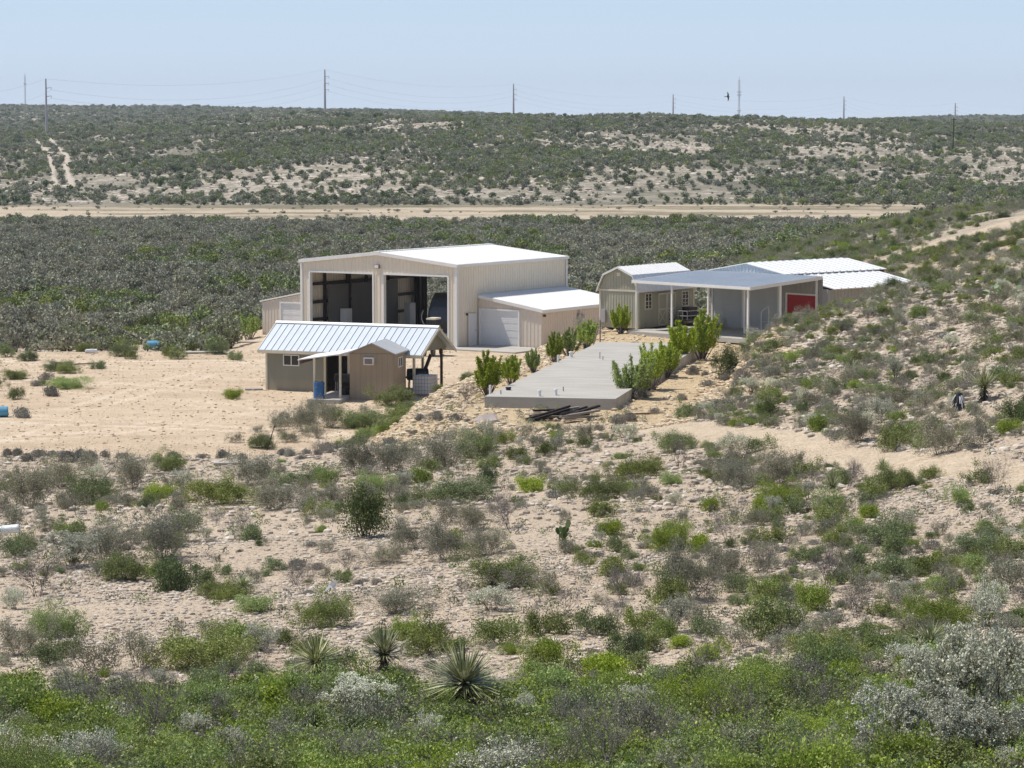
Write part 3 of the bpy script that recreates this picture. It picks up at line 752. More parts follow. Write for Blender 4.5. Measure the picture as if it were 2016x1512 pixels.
def window(parent, x0, x1, z0, z1, y=0, face='y', mull='v', t=.05, trim=M['white_trim'], out=-1):
    f = MB()
    def bx(a0, a1, c0, c1, d0, d1):
        d0, d1 = (y + out * d0, y + out * d1); d0, d1 = min(d0, d1), max(d0, d1)
        if face == 'y': f.box(a0, a1, d0, d1, c0, c1)
        else: f.box(d0, d1, a0, a1, c0, c1)
    bx(x0, x0 + t, z0, z1, .0, .05); bx(x1 - t, x1, z0, z1, .0, .05); bx(x0 + t, x1 - t, z0, z0 + t, .0, .05); bx(x0 + t, x1 - t, z1 - t, z1, .0, .05)
    xm, zm = (x0 + x1) / 2, (z0 + z1) / 2
    if 'v' in mull: bx(xm - .025, xm + .025, z0 + t, z1 - t, .003, .046)
    if 'h' in mull: bx(x0 + t, x1 - t, zm - .02, zm + .02, .004, .045)
    if 'm' in mull:
        for q in (z0 + (z1 - z0) * .25, z0 + (z1 - z0) * .75): bx(x0 + t, x1 - t, q - .012, q + .012, .006, .035)
    w = f.build('window', trim, parent)
    p = MB(); d0, d1 = sorted((y + out * .004, y + out * .014))
    if face == 'y': p.box(x0 + t, x1 - t, d0, d1, z0 + t, z1 - t)
    else: p.box(d0, d1, x0 + t, x1 - t, z0 + t, z1 - t)
    p.build('pane', M['glass'], w)
    return w
window(s, 1.1, 2.1, 1.36, 1.98)
for x, y in ((HW - .3, .12), (HW - .3, HD - .15), (7.8, .12), (7.9, HD - .15)):
    MB().box(x - .06, x + .06, y - .06, y + .06, -.3, HE).build('post', M['brown_wood'] if x > 8.5 and y > 1 else M['sage_trim'], s)
for y_ in (.08, HD - .2): MB().box(cl, HW, y_, y_ + .12, HE - .16, HE - .02).build('beam', M['sage_trim'], s)
MB().box(-.3, 1.0, -.5, 0.0, -.3, -.04).build('step', M['concrete'], s)
# black smoker grill and table under the carport
def gz(x, y): return float(H(x, y))
p = place(s, 8.3, 2.2); sk = empty('barbecue_smoker', (p[0], p[1], gz(p[0], p[1])), R(10), 'black barrel smoker grill with a slanting chimney under the right end of the striped roof', 'grill')
MB().lathe([(.05, -.6), (.32, -.58), (.34, 0), (.32, .58), (.05, .6)], 16).xform(Matrix.Translation((0, 0, 1.0)) @ Matrix.Rotation(R(90), 4, 'Y')).build('barrel', M['black'], sk)
MB().tube((.4, 0, 1.2), (.75, 0, 2.1), .1, .1).build('chimney', M['black'], sk)
for sx in (-.45, .45):
    for sy in (-.2, .2): MB().tube((sx, sy, .85), (sx * 1.1, sy * 1.3, 0), .03).build('leg', M['black'], sk)
p = place(s, 7.7, 3.0); tb = empty('work_table', (p[0], p[1], gz(p[0], p[1])), -R(23), 'dark low table under the open right end of the small house', 'table')
MB().box(-.8, .8, -.35, .35, .7, .76).build('tabletop', M['dark_wood'], tb)
for sx in (-.72, .72):
    for sy in (-.3, .3): MB().box(sx - .04, sx + .04, sy - .04, sy + .04, 0, .7).build('leg', M['dark_wood'], tb)

# ------------------------------------------------------------------ tan shed with its lean-to porch
t = empty('tan_shed', (-6.36, 151.9, -14.78), -R(12), 'narrow tan shed with grey gable roof, wall air conditioner and lean-to porch', 'shed')
TW, TD, TE, TP = 2.42, 2.75, 2.26, 2.78
tm = -TW / 2 + .05
mb = MB()
mb.box(-TW, 0, 0, .08, -.5, TE); mb.box(-TW, 0, TD - .08, TD, -.5, TE); mb.box(-.08, 0, .08, TD - .08, -.5, TE); mb.box(-TW, -TW + .08, .08, TD - .08, -.5, TE)
for y in (0, TD - .08): mb.hexa([(-TW, y, TE), (0, y, TE), (0, y + .08, TE), (-TW, y + .08, TE), (tm - .02, y, TP), (tm + .02, y, TP), (tm + .02, y + .08, TP), (tm - .02, y + .08, TP)])
wl = mb.build('wall', M['tan'], t)
g = MB()
for i in range(1, 8): g.box(-TW + i * .3 - .006, -TW + i * .3 + .006, -.004, 0, -.4, TE)
g.box(-TW + .01, -.01, -.02, -.003, TE - .015, TE + .015)
for i in range(1, 9): g.box(0, .004, i * .3 - .006, i * .3 + .006, -.4, TE)
g.build('siding_joints', M['tan_joint'], wl)
MB().box(-.045, .014, -.016, -.0045, -.5, TE).box(.0045, .016, -.016, .05, -.5, TE).build('corner_trim', M['tan'], t)
mb = MB(); sl2 = (TP - TE) / (TW / 2)
for s2 in (0, 1):
    xe = .16 if s2 else -TW - .12
    ze = TE - .05
    q = [(xe, -.16, ze + .07), (xe, TD + .16, ze + .07), (tm, TD + .16, TP + .08), (tm, -.16, TP + .08)]
    if s2: q = q[::-1]
    mb.slab(q, .06)
mb.build('roof', M['grey_roof'], t)
a_ = MB().box(-1.6, -1.05, -.2, -.0, 1.66, 2.06).build('air_conditioner', M['white_trim'], t)
MB().box(-1.54, -1.11, -.206, -.201, 1.71, 2.0).build('grille', M['rust_steel'], a_)
window(t, 1.0, 1.9, 1.45, 2.0, y=0.0, face='x', out=1, mull='v')
# porch
q = [(-4.95, -1.35, 1.93), (-TW - .13, -1.35, 2.28), (-TW - .13, 2.6, 2.28), (-4.95, 2.6, 1.93)]
MB().slab([(p_[0], p_[1], p_[2] + .06) for p_ in q], .05).build('porch_roof', M['white_roof'], t)
MB().box(-4.85, -4.77, -1.3, 2.5, 1.76, 1.925).build('beam', M['brown_wood'], t)
for x, y in ((-4.8 + .75, -1.2), (-4.0, .7), (-3.6, 2.4), (-2.62, -1.2), (-2.62, 1.6)):
    MB().box(x - .055, x + .055, y - .055, y + .055, -.3, 2.0 + (x + 4.9) * .12).build('post', M['sage_trim'], t)
MB().box(-4.2, -TW - .01, -2.1, 2.6, -.55, -.06).build('porch_floor', M['concrete'], t)
wht = MB().box(-3.15, -2.85, 2.2, 2.25, .5, 2.0)
wht.build('door', M['door_white'], t)
def barrel(name, loc, rot, lab, mat, r=.29, hh=.88, grp=None):
    bb = empty(name, loc, 0, lab, 'barrel', grp); bb.rotation_euler = rot
    MB().lathe([(r * .93, 0), (r, .02), (r * .98, .1), (r * .98, hh * .3), (r * 1.03, hh * .33), (r * .98, hh * .36), (r * .98, hh * .64), (r * 1.03, hh * .67), (r * .98, hh * .7), (r, hh - .04), (r * .93, hh)], 20).build('drum', mat, bb)
    MB().lathe([(r * .85, hh - .02), (r * .85, hh + .012)], 20).lathe([(.05, hh), (.05, hh + .04)], 8, (r * .5, 0, 0)).build('lid', M['black'] if mat is M['blue_plastic'] else mat, bb)
    return bb
p = place(t, -3.72, -1.45); barrel('plastic_barrel', (p[0], p[1], -14.84), (0, 0, 0), 'dark blue plastic barrel standing upright at the porch post of the tan shed', M['blue_plastic'])
p = place(t, -2.95, .8); gr = empty('gas_grill', (p[0], p[1], -14.84), R(-12), 'black lidded grill in the shade of the lean-to porch', 'grill')
MB().box(-.5, .5, -.25, .25, .7, .95).lathe([(.25, -.4), (.28, -.38), (.28, .38), (.25, .4)], 14).xform(Matrix.Identity(4)).build('grill_box', M['black'], gr)
MB().box(-.5, .5, -.27, .27, .95, 1.12).build('lid', M['black'], gr)
for sx in (-.42, .42):
    for sy in (-.2, .2): MB().tube((sx, sy, .7), (sx, sy, 0), .025).build('leg', M['steel'], gr)
# caged water tank
p = (place(t, .95, 3.3)); tk = empty('water_tank', (p[0], p[1], gz(p[0], p[1]) - .02), -R(18), 'white caged cube water tank behind the right corner of the tan shed', 'water tank')
MB().box(-.48, .48, -.55, .55, .14, 1.12).lathe([(.12, 1.12), (.12, 1.17)], 12).build('tank', M['tank_white'], tk)
cg = MB()
for i in range(7):
    x = -.5 + i / 6; cg.tube((x, -.575, .12), (x, -.575, 1.14), .012, n=5).tube((x, .575, .12), (x, .575, 1.14), .012, n=5)
for i in range(7):
    y = -.575 + 1.15 * i / 6; cg.tube((-.505, y, .12), (-.505, y, 1.14), .012, n=5).tube((.505, y, .12), (.505, y, 1.14), .012, n=5)
for i in range(6):
    z = .14 + i / 5 * .98
    for y in (-.575, .575): cg.tube((-.505, y, z), (.505, y, z), .012, n=5)
    for x in (-.505, .505): cg.tube((x, -.575, z), (x, .575, z), .012, n=5)
cg.build('cage', M['steel'], tk)
MB().box(-.5, .5, -.58, .58, 0, .12).build('pallet', M['grey_wood'], tk)

# ------------------------------------------------------------------ gambrel shed
bf = empty('gambrel_shed', (7.66, 172.51, -12.72), -R(36), 'sage green gambrel roofed shed with double doors and two small windows', 'shed')
BW, BD, BE, BK, BP = 2.8, 6.3, 2.36, 3.22, 3.68
kx = .36
sec = [(-BW, BE), (-BW + kx, BK), (-BW / 2, BP), (-kx, BK), (0, BE)]
mb = MB()
def sidez(x):
    for (a, za), (c, zc) in zip(sec[:-1], sec[1:]):
        if a <= x <= c + 1e-9: return za + (zc - za) * (x - a) / (c - a)
    return BE
for y in (0, BD):
    for (a, za), (c, zc) in zip(sec[:-1], sec[1:]):
        mb.hexa([(a, y - .03, BE), (c, y - .03, BE), (c, y + .03, BE), (a, y + .03, BE), (a, y - .03, za + .001), (c, y - .03, zc + .001), (c, y + .03, zc + .001), (a, y + .03, za + .001)])
mb.box(-BW, 0, -.03, .03, .05, BE); mb.box(-BW, 0, BD - .03, BD + .03, .05, BE)
mb.box(-.06, 0, .03, BD - .03, .05, BE); mb.box(-BW, -BW + .06, .03, BD - .03, .05, BE)
i = 0
x = -BW + .2
while x < -.1:                         # battens
    mb.box(x - .018, x + .018, -.048, -.03, .06, BE - .12); mb.box(x - .018, x + .018, -.048, -.03, BE + .06, sidez(x) - .03); x += .2
y = .2
while y < BD - .1:
    mb.box(0, .012, y - .01, y + .01, .06, BE - .05); y += .2
mb.build('wall', M['sage'], bf)
MB().box(-BW, 0, .03, BD - .03, -.15, .05).build('floor', M['dark_wood'], bf)
mb = MB()
mb.box(-BW - .03, .0, -.07, -.05, BE - .08, BE + .03)
mb.box(-BW - .01, -BW + .1, -.07, -.05, .02, BE - .081); mb.box(-.1, .014, -.07, -.05, .02, BE - .081); mb
mb.build('trim', M['sage_trim'], bf)
MB().box(.014, .034, -.07, .1, .02, BE).build('corner_board', M['sage_trim'], bf)
MB().box(.014, .034, BD - .1, BD + .04, .02, BE).build('corner_board', M['sage_trim'], bf)
osec = [(-BW - .16, BE - .12), (-BW + kx - .03, BK + .05), (-BW / 2, BP + .06), (-kx + .03, BK + .05), (.16, BE - .12)]
mb = MB()
for (a, za), (c, zc) in zip(osec[:-1], osec[1:]):
    mb.hexa([(a, -.17, za), (c, -.17, zc), (c, BD + .12, zc), (a, BD + .12, za), (a, -.17, za + .05), (c, -.17, zc + .05), (c, BD + .12, zc + .05), (a, BD + .12, za + .05)])
rf = mb.build('roof', M['white_roof'], bf)
mb = MB()
for (a, za), (c, zc) in zip(osec[:-1], osec[1:]):
    mb.hexa([(a, -.21, za - .07), (c, -.21, zc - .07), (c, -.173, zc - .07), (a, -.173, za - .07), (a, -.21, za + .06), (c, -.21, zc + .06), (c, -.173, zc + .06), (a, -.173, za + .06)])
mb.build('rake_trim', M['white_trim'], rf)
sm = MB()
for i in range(1, 14):
    y = -.17 + i * (BD + .3) / 14
    for (a, za), (c, zc) in zip(osec[1:-1], osec[2:]) if False else zip(osec[:-1], osec[1:]):
        sm.hexa([(a, y - .012, za + .05), (c, y - .012, zc + .05), (c, y + .012, zc + .05), (a, y + .012, za + .05), (a, y - .008, za + .075), (c, y - .008, zc + .075), (c, y + .008, zc + .075), (a, y + .008, za + .075)])
sm.build('seams', M['white_roof'], rf)
MB().box(-BW / 2 - .14, -BW / 2 + .14, -.075, -.05, 3.2, 3.42).build('gable_vent', M['sage_trim'], bf)
window(bf, .72, 1.5, 1.15, 2.18, y=0.0, face='x', out=1, mull='vhm', t=.08, trim=M['sage_trim'])
window(bf, 4.86, 5.66, 1.12, 2.12, y=0.0, face='x', out=1, mull='vhm', t=.08, trim=M['sage_trim'])
for y0_, y1_ in ((2.2, 3.16), (3.18, 4.14)):
    d = MB().box(.002, .03, y0_, y1_, .1, 2.1).build('door', M['sage'], bf)
    tr_ = MB().box(.031, .05, y0_, y0_ + .1, .1, 2.1).box(.031, .05, y1_ - .1, y1_, .1, 2.1).box(.031, .05, y0_ + .1, y1_ - .1, 2.0, 2.1).box(.031, .05, y0_ + .1, y1_ - .1, .1, .2).box(.031, .05, y0_ + .1, y1_ - .1, 1.05, 1.15)
    for (ya, yb) in ((y0_ + .1, y1_ - .1), (y1_ - .1, y0_ + .1)):
        tr_.hexa([(.031, ya - .04, .2), (.046, ya - .04, .2), (.046, ya + .04, .2), (.031, ya + .04, .2), (.031, yb - .04, 1.05), (.046, yb - .04, 1.05), (.046, yb + .04, 1.05), (.031, yb + .04, 1.05)])
    tr_.build('door_trim', M['sage_trim'], d)
MB().box(-BW + .15, -BW + .5, -.2, -.05, .35, 1.15).build('electric_box', M['steel'], bf)
cp_ = MB().box(-.5, 6.0, -1.2, 1.5, -.3, .0)
tag(cp_.build('concrete_walk', M['concrete'], None, (8.1, 171.0, -12.66), -R(46)), kind='structure')

# ------------------------------------------------------------------ metal building with red door and front carport
rb = empty('metal_building', (7.51, 171.26, -12.7), -R(48), 'low grey metal building with red roll up door and deep blue grey carport', 'building')
CX, CY = 9.35, 6.05
cz0, cz1 = 2.98, 3.38
mb = MB().slab([(-.2, -.15, cz0 + .06), (CX + .15, -.15, cz0 + .06), (CX + .15, CY, cz1 + .06), (-.2, CY, cz1 + .06)], .05)
for i in range(1, 48):
    x = -.2 + (CX + .35) * i / 48
    mb.hexa([(x - .03, -.15, cz0 + .06), (x + .03, -.15, cz0 + .06), (x + .03, CY, cz1 + .06), (x - .03, CY, cz1 + .06), (x - .012, -.15, cz0 + .09), (x + .012, -.15, cz0 + .09), (x + .012, CY, cz1 + .09), (x - .012, CY, cz1 + .09)])
crf = mb.build('carport_roof', M['galv_blue'], rb)
mb = MB().box(-.2, CX + .15, -.19, -.155, cz0 - .09, cz0 + .07)
for x in (-.24, CX + .155): mb.hexa([(x, -.19, cz0 - .12), (x + .035, -.19, cz0 - .12), (x + .035, CY, cz1 - .12), (x, CY, cz1 - .12), (x, -.19, cz0 + .09), (x + .035, -.19, cz0 + .09), (x + .035, CY, cz1 + .09), (x, CY, cz1 + .09)])
mb.build('fascia', M['white_trim'], crf)
for x, y in ((.0, 0), (3.0, 0), (6.0, 0), (9.2, 0), (9.2, 2.75), (9.25, 5.85), (3.1, 3.0), (6.1, 3.0)):
    MB().box(x - .05, x + .05, y - .05, y + .05, -.3, cz0 + (cz1 - cz0) * y / CY + .005).build('post', M['white_trim'], rb)
for y in (.0, 3.0): MB().box(-.1, CX, y + .052, y + .1, cz0 + (cz1 - cz0) * y / CY - .14, cz0 + (cz1 - cz0) * y / CY - .0).build('beam', M['white_trim'], rb)
# main block x .3..6.4
gx0, gx1, gy1 = .3, 6.45, 15.2
def rz_(x): return 3.46 + .5 * (1 - abs(x - (gx0 + gx1) / 2) / ((gx1 - gx0) / 2))
fy = CY + .02
mb = MB()
mb.ribbed(gx0, gx1, fy, 3.0, rz_, .3, .035)
gbl = mb.build('gable_cladding', M['galv_blue'], rb)
mb = MB()
mb.ribbed(gx0, .55, fy, 0, 3.0, .25, .03); mb.ribbed(3.05, 3.5, fy, 0, 3.0, .3, .03); mb.ribbed(6.0, 6.7, fy, 0, 3.0, .3, .03)
mb.ribbed(.55, 3.05, fy, 2.85, 3.0, .3, .03); mb.ribbed(3.5, 6.0, fy, 2.85, 3.0, .3, .03)
mb.ribbed(6.7, 9.1, fy, 2.3, 3.34, .3, .03); mb.ribbed(9.1, 9.55, fy, 0, 3.34, .3, .03); mb.ribbed(6.45, 6.7, fy, 3.0, 3.34, .3, .03)
mb.ribbed(fy, gy1, gx0, 0, 3.44, .3, .03, axis='y', out=-1)
mb.ribbed(fy, 14.2, 10.0, 0, 2.66, .3, .03, axis='y', out=1)
mb.ribbed(gx0, gx1, gy1, 0, rz_, .3, .03, out=1); mb.ribbed(gx1, 10.0, 14.2, 0, 2.66, .3, .03, out=1); mb.ribbed(9.55, 10.0, fy, 0, 2.7, .3, .03)
mb.build('wall', M['interior'], rb)
rollup(rb, .57, 3.03, fy + .02, .02, 2.84, M['grey_door'], 6, frame=M['white_trim'])
rollup(rb, 3.52, 5.98, fy + .02, .02, 2.84, M['grey_door'], 6, frame=M['white_trim'])
rollup(rb, 6.72, 9.08, fy + .02, .02, 2.26, M['door_red'], 5, frame=M['white_trim'], name='red_rollup_door')
mb = MB(); rx = (gx0 + gx1) / 2
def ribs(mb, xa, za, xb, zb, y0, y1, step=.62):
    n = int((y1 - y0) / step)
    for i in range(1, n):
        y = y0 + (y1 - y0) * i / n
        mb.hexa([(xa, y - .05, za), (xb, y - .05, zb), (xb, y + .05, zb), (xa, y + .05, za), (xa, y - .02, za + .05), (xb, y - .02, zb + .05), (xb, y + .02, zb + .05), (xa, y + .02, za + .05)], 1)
mb.slab([(gx0 - .15, fy - .1, 3.47), (rx, fy - .1, 4.02), (rx, gy1 + .1, 4.02), (gx0 - .15, gy1 + .1, 3.47)], .05)
mb.slab([(rx, fy - .1, 4.02), (gx1 + .15, fy - .1, 3.47), (gx1 + .15, gy1 + .1, 3.47), (rx, gy1 + .1, 4.02)], .05)
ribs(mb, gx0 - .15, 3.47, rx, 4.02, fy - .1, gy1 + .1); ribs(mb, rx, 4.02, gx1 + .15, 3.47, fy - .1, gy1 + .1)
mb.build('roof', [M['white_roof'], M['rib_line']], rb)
mb = MB().slab([(gx1 + .02, fy + .3, 3.38), (10.2, fy + .3, 2.72), (10.2, 14.5, 2.72), (gx1 + .02, 14.5, 3.38)], .05)
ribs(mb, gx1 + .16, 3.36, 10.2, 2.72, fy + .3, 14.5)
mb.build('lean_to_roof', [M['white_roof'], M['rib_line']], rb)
cf = MB().box(-.4, 9.6, -.3, CY, -.25, .02)
tag(cf.build('concrete_floor', M['concrete'], None, (7.51, 171.26, -12.69), -R(48)), kind='structure')
# loose items under and beside the carport
p = place(rb, 5.9, 5.0); ra = empty('handrail', (p[0], p[1], -12.67), R(20), 'white looped tube handrail standing under the right part of the carport', 'handrail')
lp = MB()
pts = [(-.25, 0, 0), (-.25, 0, 1.15), (-.12, 0, 1.32), (.12, 0, 1.42), (.25, 0, 1.5), (.25, 0, 0)]
for a_, c_ in zip(pts[:-1], pts[1:]): lp.tube(a_, c_, .03)
lp.tube((-.25, 0, .6), (.25, 0, .6), .02); lp.build('rail', M['pvc'], ra)
p = place(rb, 1.15, 5.45); st = empty('plastic_sled', (p[0], p[1], -12.67), R(-10), 'white curved plastic sled lying under the left side of the carport', 'sled')
MB().hexa([(-.3, -.2, .05), (.2, -.2, .05), (.2, .2, .05), (-.3, .2, .05), (-.3, -.22, .14), (.25, -.22, .14), (.25, .22, .14), (-.3, .22, .14)]).hexa([(.1, -.2, .14), (.25, -.2, .14), (.25, .2, .14), (.1, .2, .14), (.12, -.08, .75), (.15, -.08, .75), (.15, .08, .75), (.12, .08, .75)]).build('shell', M['pvc'], st)
p = place(rb, -1.0, 5.6); tr = empty('cargo_trailer', (p[0], p[1], gz(*p[:2])), -R(40), 'dark railed cargo trailer in the gap between the sage shed and the grey metal building', 'trailer')
MB().box(-.7, .7, -1.2, 1.2, .5, .58).build('deck', M['black'], tr)
rl = MB()
for z in (.8, 1.1):
    for x in (-.7, .7): rl.tube((x, -1.2, z), (x, 1.2, z), .02)
    for y in (-1.2, 1.2): rl.tube((-.7, y, z), (.7, y, z), .02)
for x in (-.7, -.35, 0, .35, .7):
    for y in (-1.2, 1.2): rl.tube((x, y, .55), (x, y, 1.1), .02)
rl.build('rail', M['steel'], tr)
for x in (-.78, .78): MB().lathe([(.12, -.09), (.3, -.09), (.3, .09), (.12, .09)], 14).xform(Matrix.Translation((x, 0, .3)) @ Matrix.Rotation(R(90), 4, 'Y')).build('wheel', M['black'], tr)
MB().box(-.3, .3, -.4, .4, .6, 1.3).build('crate', M['black'], tr)
# leaning post with guy rods at the left corner of the shed
for (px_, by, ty, lean, lab) in ((1181.5, 676, 628, 0.0, 'dark upright steel post at the left back corner of the concrete slab'), (1166, 678, 640, .38, 'dark thin rod leaning towards the steel post behind the slab')):
    g0 = on_z(px_, by, -12.75)
    hh = (by - ty) / F * g0[1] * 1.0
    po = MB().tube((0, 0, -.2), (lean * hh * .9, 0, hh), .04, .035)
    tag(po.build('steel_post', M['rust_steel'], None, (g0[0], g0[1], -12.8)), lab, 'post')

# ------------------------------------------------------------------ concrete slab with pipe stubs
sb = MB(); SW, SL = 6.06, 32.6
for i in range(4):
    y0_ = SL * i / 4; sb.box(0, SW, y0_ + (.006 if i else 0), SL * (i + 1) / 4 - .006, -.7, .0)
sb.box(.01, SW - .01, .01, SL - .01, -.72, -.02)
slab = sb.build('concrete_slab', M['concrete'], None, (-1.255, 129.6, -12.63), -R(11.0)); tag(slab, kind='structure')
def on_slab(px_, py_):
    return on_z(px_, py_, -12.63)
for (px_, by, hpx, r, mat, lab) in ((965, 775, 17, .055, 'pvc', 'tall thin white pipe stub at the front left corner of the slab'), (986, 776, 8, .03, 'steel', 'short grey rod standing near the front left corner of the slab'),
        (1062, 780, 10, .075, 'pvc', 'left one of two short white capped pipes at the slab front edge'), (1094, 778, 10, .075, 'pvc', 'right one of two short white capped pipes at the slab front edge'),
        (1109, 770, 9, .03, 'steel', 'thin grey rod behind the pair of white capped pipe stubs'), (1098.5, 713, 14, .055, 'pvc', 'white pipe stub at the middle of the left edge of the slab'),
        (1124, 703, 9, .10, 'pvc', 'wide pale capped pipe at the left edge of the slab near its back'), (1181, 706, 13, .025, 'steel', 'thin grey rod standing in the back half of the slab'),
        (1187, 708, 7, .025, 'steel', 'shorter grey rod just right of the thin rod on the back slab'), (1241.5, 707, 12, .025, 'steel', 'thin grey rod near the right side of the back half of the slab'),
        (1001, 768, 4, .12, 'black', 'low black drain collar near the front left corner of the slab')):
    g0 = on_slab(px_, by); hh = hpx / F * g0[1]
    po = MB().tube((0, 0, -.05), (0, 0, hh), r, r, 10)
    if r > .07: po.tube((0, 0, hh), (0, 0, hh + .05), r * 1.25, r * 1.1, 10)
    tag(po.build('pipe_stub', M[mat], None, (g0[0], g0[1], -12.63)), lab, 'pipe', 'pipes and rods standing in the slab')

# ------------------------------------------------------------------ scattered small things
def at_ground(px_, py_, dmin=28):
    return ground_at(px_, py_, dmin)
rr_ = random.Random(5)
c0 = at_ground(1120, 826)
def board(loc, ln, w, th, yaw, pitch, mat, lab, grp, name='board', cat='board', roll=0):
    b_ = MB().box(-ln / 2, ln / 2, -w / 2, w / 2, 0, th); b_.box(-ln / 2 + .02, ln / 2 - .05, -w / 2 - .004, -w / 2, th * .3, th * .6)
    o = b_.build(name, mat, None, loc); o.rotation_euler = (roll, -pitch, yaw)
    return tag(o, lab, cat, grp)
for i in range(18):
    ln = rr_.uniform(1.2, 2.6); dx = rr_.uniform(-.9, .7); dy = rr_.uniform(-.9, .9)
    x, y = c0[0] + dx, c0[1] + dy
    board((x, y, gz(x, y) + .05 + .05 * (i % 7)), ln, .16, .09, R(rr_.uniform(5, 50)), R(rr_.uniform(-4, 16)), M['dark_wood'] if i % 4 else M['grey_wood'],
          'charred board in the dark heap in front of the concrete slab' if i % 4 else 'pale weathered board in the dark heap in front of the concrete slab', 'boards heaped in front of the slab')
for (px_, py_, ln, yaw, lab, mt_) in ((203, 942, 1.5, 60, 'splintered pale board sticking up among grey bushes at the left edge of the yard', 'grey_wood'), (190, 948, 1.1, 25, 'short pale board lying beside the splintered one left of the yard', 'grey_wood'),
        (332, 934, 1.3, 4, 'weathered board lying flat right of the grey bushes below the yard', 'grey_wood'), (8, 947, .9, 20, 'pale board at the far left below the yard', 'grey_wood'),
        (1262, 817, 1.4, 2, 'thin dark board lying on the gravel right of the charred heap', 'brown_wood'), (165, 718, 1.2, 2, 'dark board on the pale yard behind the low weeds at the left', 'brown_wood'),
        (1630, 1004, 1.2, 5, 'brown board lying on the stony slope below the track', 'brown_wood')):
    p = at_ground(px_, py_)
    board((p[0], p[1], p[2] + .03), ln, .16, .05, R(yaw), R(30 if yaw == 60 else 2), M[mt_], lab, None)
p = at_ground(960, 833)
fs = MB().hexa([(-.55, -.3, 0), (.5, -.3, 0), (.5, .3, 0), (-.55, .3, 0), (-.35, -.22, .1), (.3, -.26, .12), (.45, .3, .1), (-.2, .28, .12)])
o = fs.build('flat_stone', M['stone_grey'], None, (p[0], p[1], p[2] + .12)); o.rotation_euler = (R(28), R(-8), R(35)); tag(o, 'grey brown flat stone slab tilted on the gravel left of the charred wood heap', 'stone')
p = at_ground(0, 822); barrel('plastic_barrel', (p[0] - .45, p[1], p[2] + .28), (0, R(90), R(10)), 'pale blue barrel lying on its side at the left edge of the yard', M['blue_pale'], .27, .85)
p = at_ground(25, 1068); barrel('plastic_barrel', (p[0] - .42, p[1], p[2] + .35), (0, R(84), R(-4)), 'pale grey blue barrel lying on dark props among grey bushes at the far left', M['tank_white'], .13, .62)
p = at_ground(302, 690, 120) * .975; p[2] = gz(p[0], p[1]); tkb = empty('water_drum', (p[0], p[1], p[2]), R(4), 'light blue drum lying on a dark stand at the back edge of the yard', 'drum')
MB().lathe([(.05, -.42), (.27, -.4), (.29, 0), (.27, .4), (.05, .42)], 18).xform(Matrix.Translation((0, 0, .5)) @ Matrix.Rotation(R(90), 4, 'Y')).build('drum', M['blue_pale'], tkb)
for sx in (-.38, .38):
    MB().box(sx - .04, sx + .04, -.25, .25, 0, .3).build('stand', M['dark_wood'], tkb)
p = at_ground(180, 695, 120); tag(MB().box(-.4, .4, -.3, .3, 0, .1).box(-.36, .36, -.26, .26, .1, .18).box(-.1, .1, -.05, .05, .18, .22).build('cooler_lid', M['pvc'], None, (p[0], p[1], p[2] + .05), R(8)), 'white flat lidded box at the edge of the scrub behind the yard', 'box')
for (px_, py_, w, d, lab) in ((500, 768, 1.0, .7, 'pale flat panel lying on the yard left of the small house'), (400, 695, 2.6, 1.0, 'long pale concrete piece at the back edge of the yard left of the hangar'), (500, 675, 2.2, .8, 'pale concrete piece in front of the left wing of the hangar'), (445, 915, 1.0, .5, 'flat grey stone on the slope below the yard')):
    p = at_ground(px_, py_, 60); o = MB().hexa([(-w / 2, -d / 2, 0), (w / 2, -d / 2.4, 0), (w / 2.2, d / 2, 0), (-w / 2.1, d / 2.2, 0), (-w / 2, -d / 2, .07), (w / 2, -d / 2.4, .07), (w / 2.2, d / 2, .07), (-w / 2.1, d / 2.2, .07)]).build('concrete_piece', M['concrete'], None, (p[0], p[1], p[2] + .03), R(6))
    tag(o, lab, 'panel')
p = at_ground(524, 888); o = MB().tube((0, 0, -.1), (.36, .1, 1.05), .022, .018).tube((.36, .1, 1.05), (.4, .12, 1.12), .035, .03).build('stick', M['black'], None, tuple(p)); tag(o, 'thin black stick planted at a slant on the bare slope below the small house', 'stick')
p = at_ground(650, 1205); o = MB().face([(-.16, 0, .42), (.05, .03, .55), (.12, .0, .72), (-.02, .05, .6)]).face([(.05, .03, .55), (.12, .0, .72), (.16, .06, .66), (.1, .02, .5)]).tube((.1, .02, .52), (.17, .02, .3), .008, n=5).build('plastic_scrap', M['pvc'], None, tuple(p)); tag(o, 'torn white plastic sheet snagged on top of a green bush', 'plastic sheet')

# ------------------------------------------------------------------ power poles, masts, wires
def pole_at(px_, ytop, ybase, D, lab, r0=.75, arms=3, col='steel'):
    rt = ray(px_, ytop); rb_ = ray(px_, ybase)
    top = rt * (D / rt[1]); bs = rb_ * (D / rb_[1])
    x, y = bs[0], bs[1]; zb = min(bs[2], gz(x, y)) - .5
    e = empty('transmission_pole', (x, y, zb), R(20), lab, 'power pole', 'steel transmission poles along the ridge')
    hh = top[2] - zb
    MB().tube((0, 0, 0), (0, 0, hh), r0, r0 * .45, 10).build('shaft', M[col], e)
    at = []
    for i in range(arms):
        z = hh - (3.5 + i * 4.2 + .8) * (hh / 30 if hh < 30 else 1)
        a = MB().tube((0, 0, z - .5), (2.6, 0, z), .2, .14, 6); a.tube((2.6, 0, z), (2.6, 0, z - 1.3), .12, .12, 6)
        a.build('arm', M[col], e); at.append((x + 2.6 * math.cos(R(20)), y + 2.6 * math.sin(R(20)), zb + z - 1.3))
    at.append((x, y, zb + hh))
    return at
A = []
A.append(pole_at(-260, 168, 300, 1180, 'steel transmission pole outside the left edge of the view'))
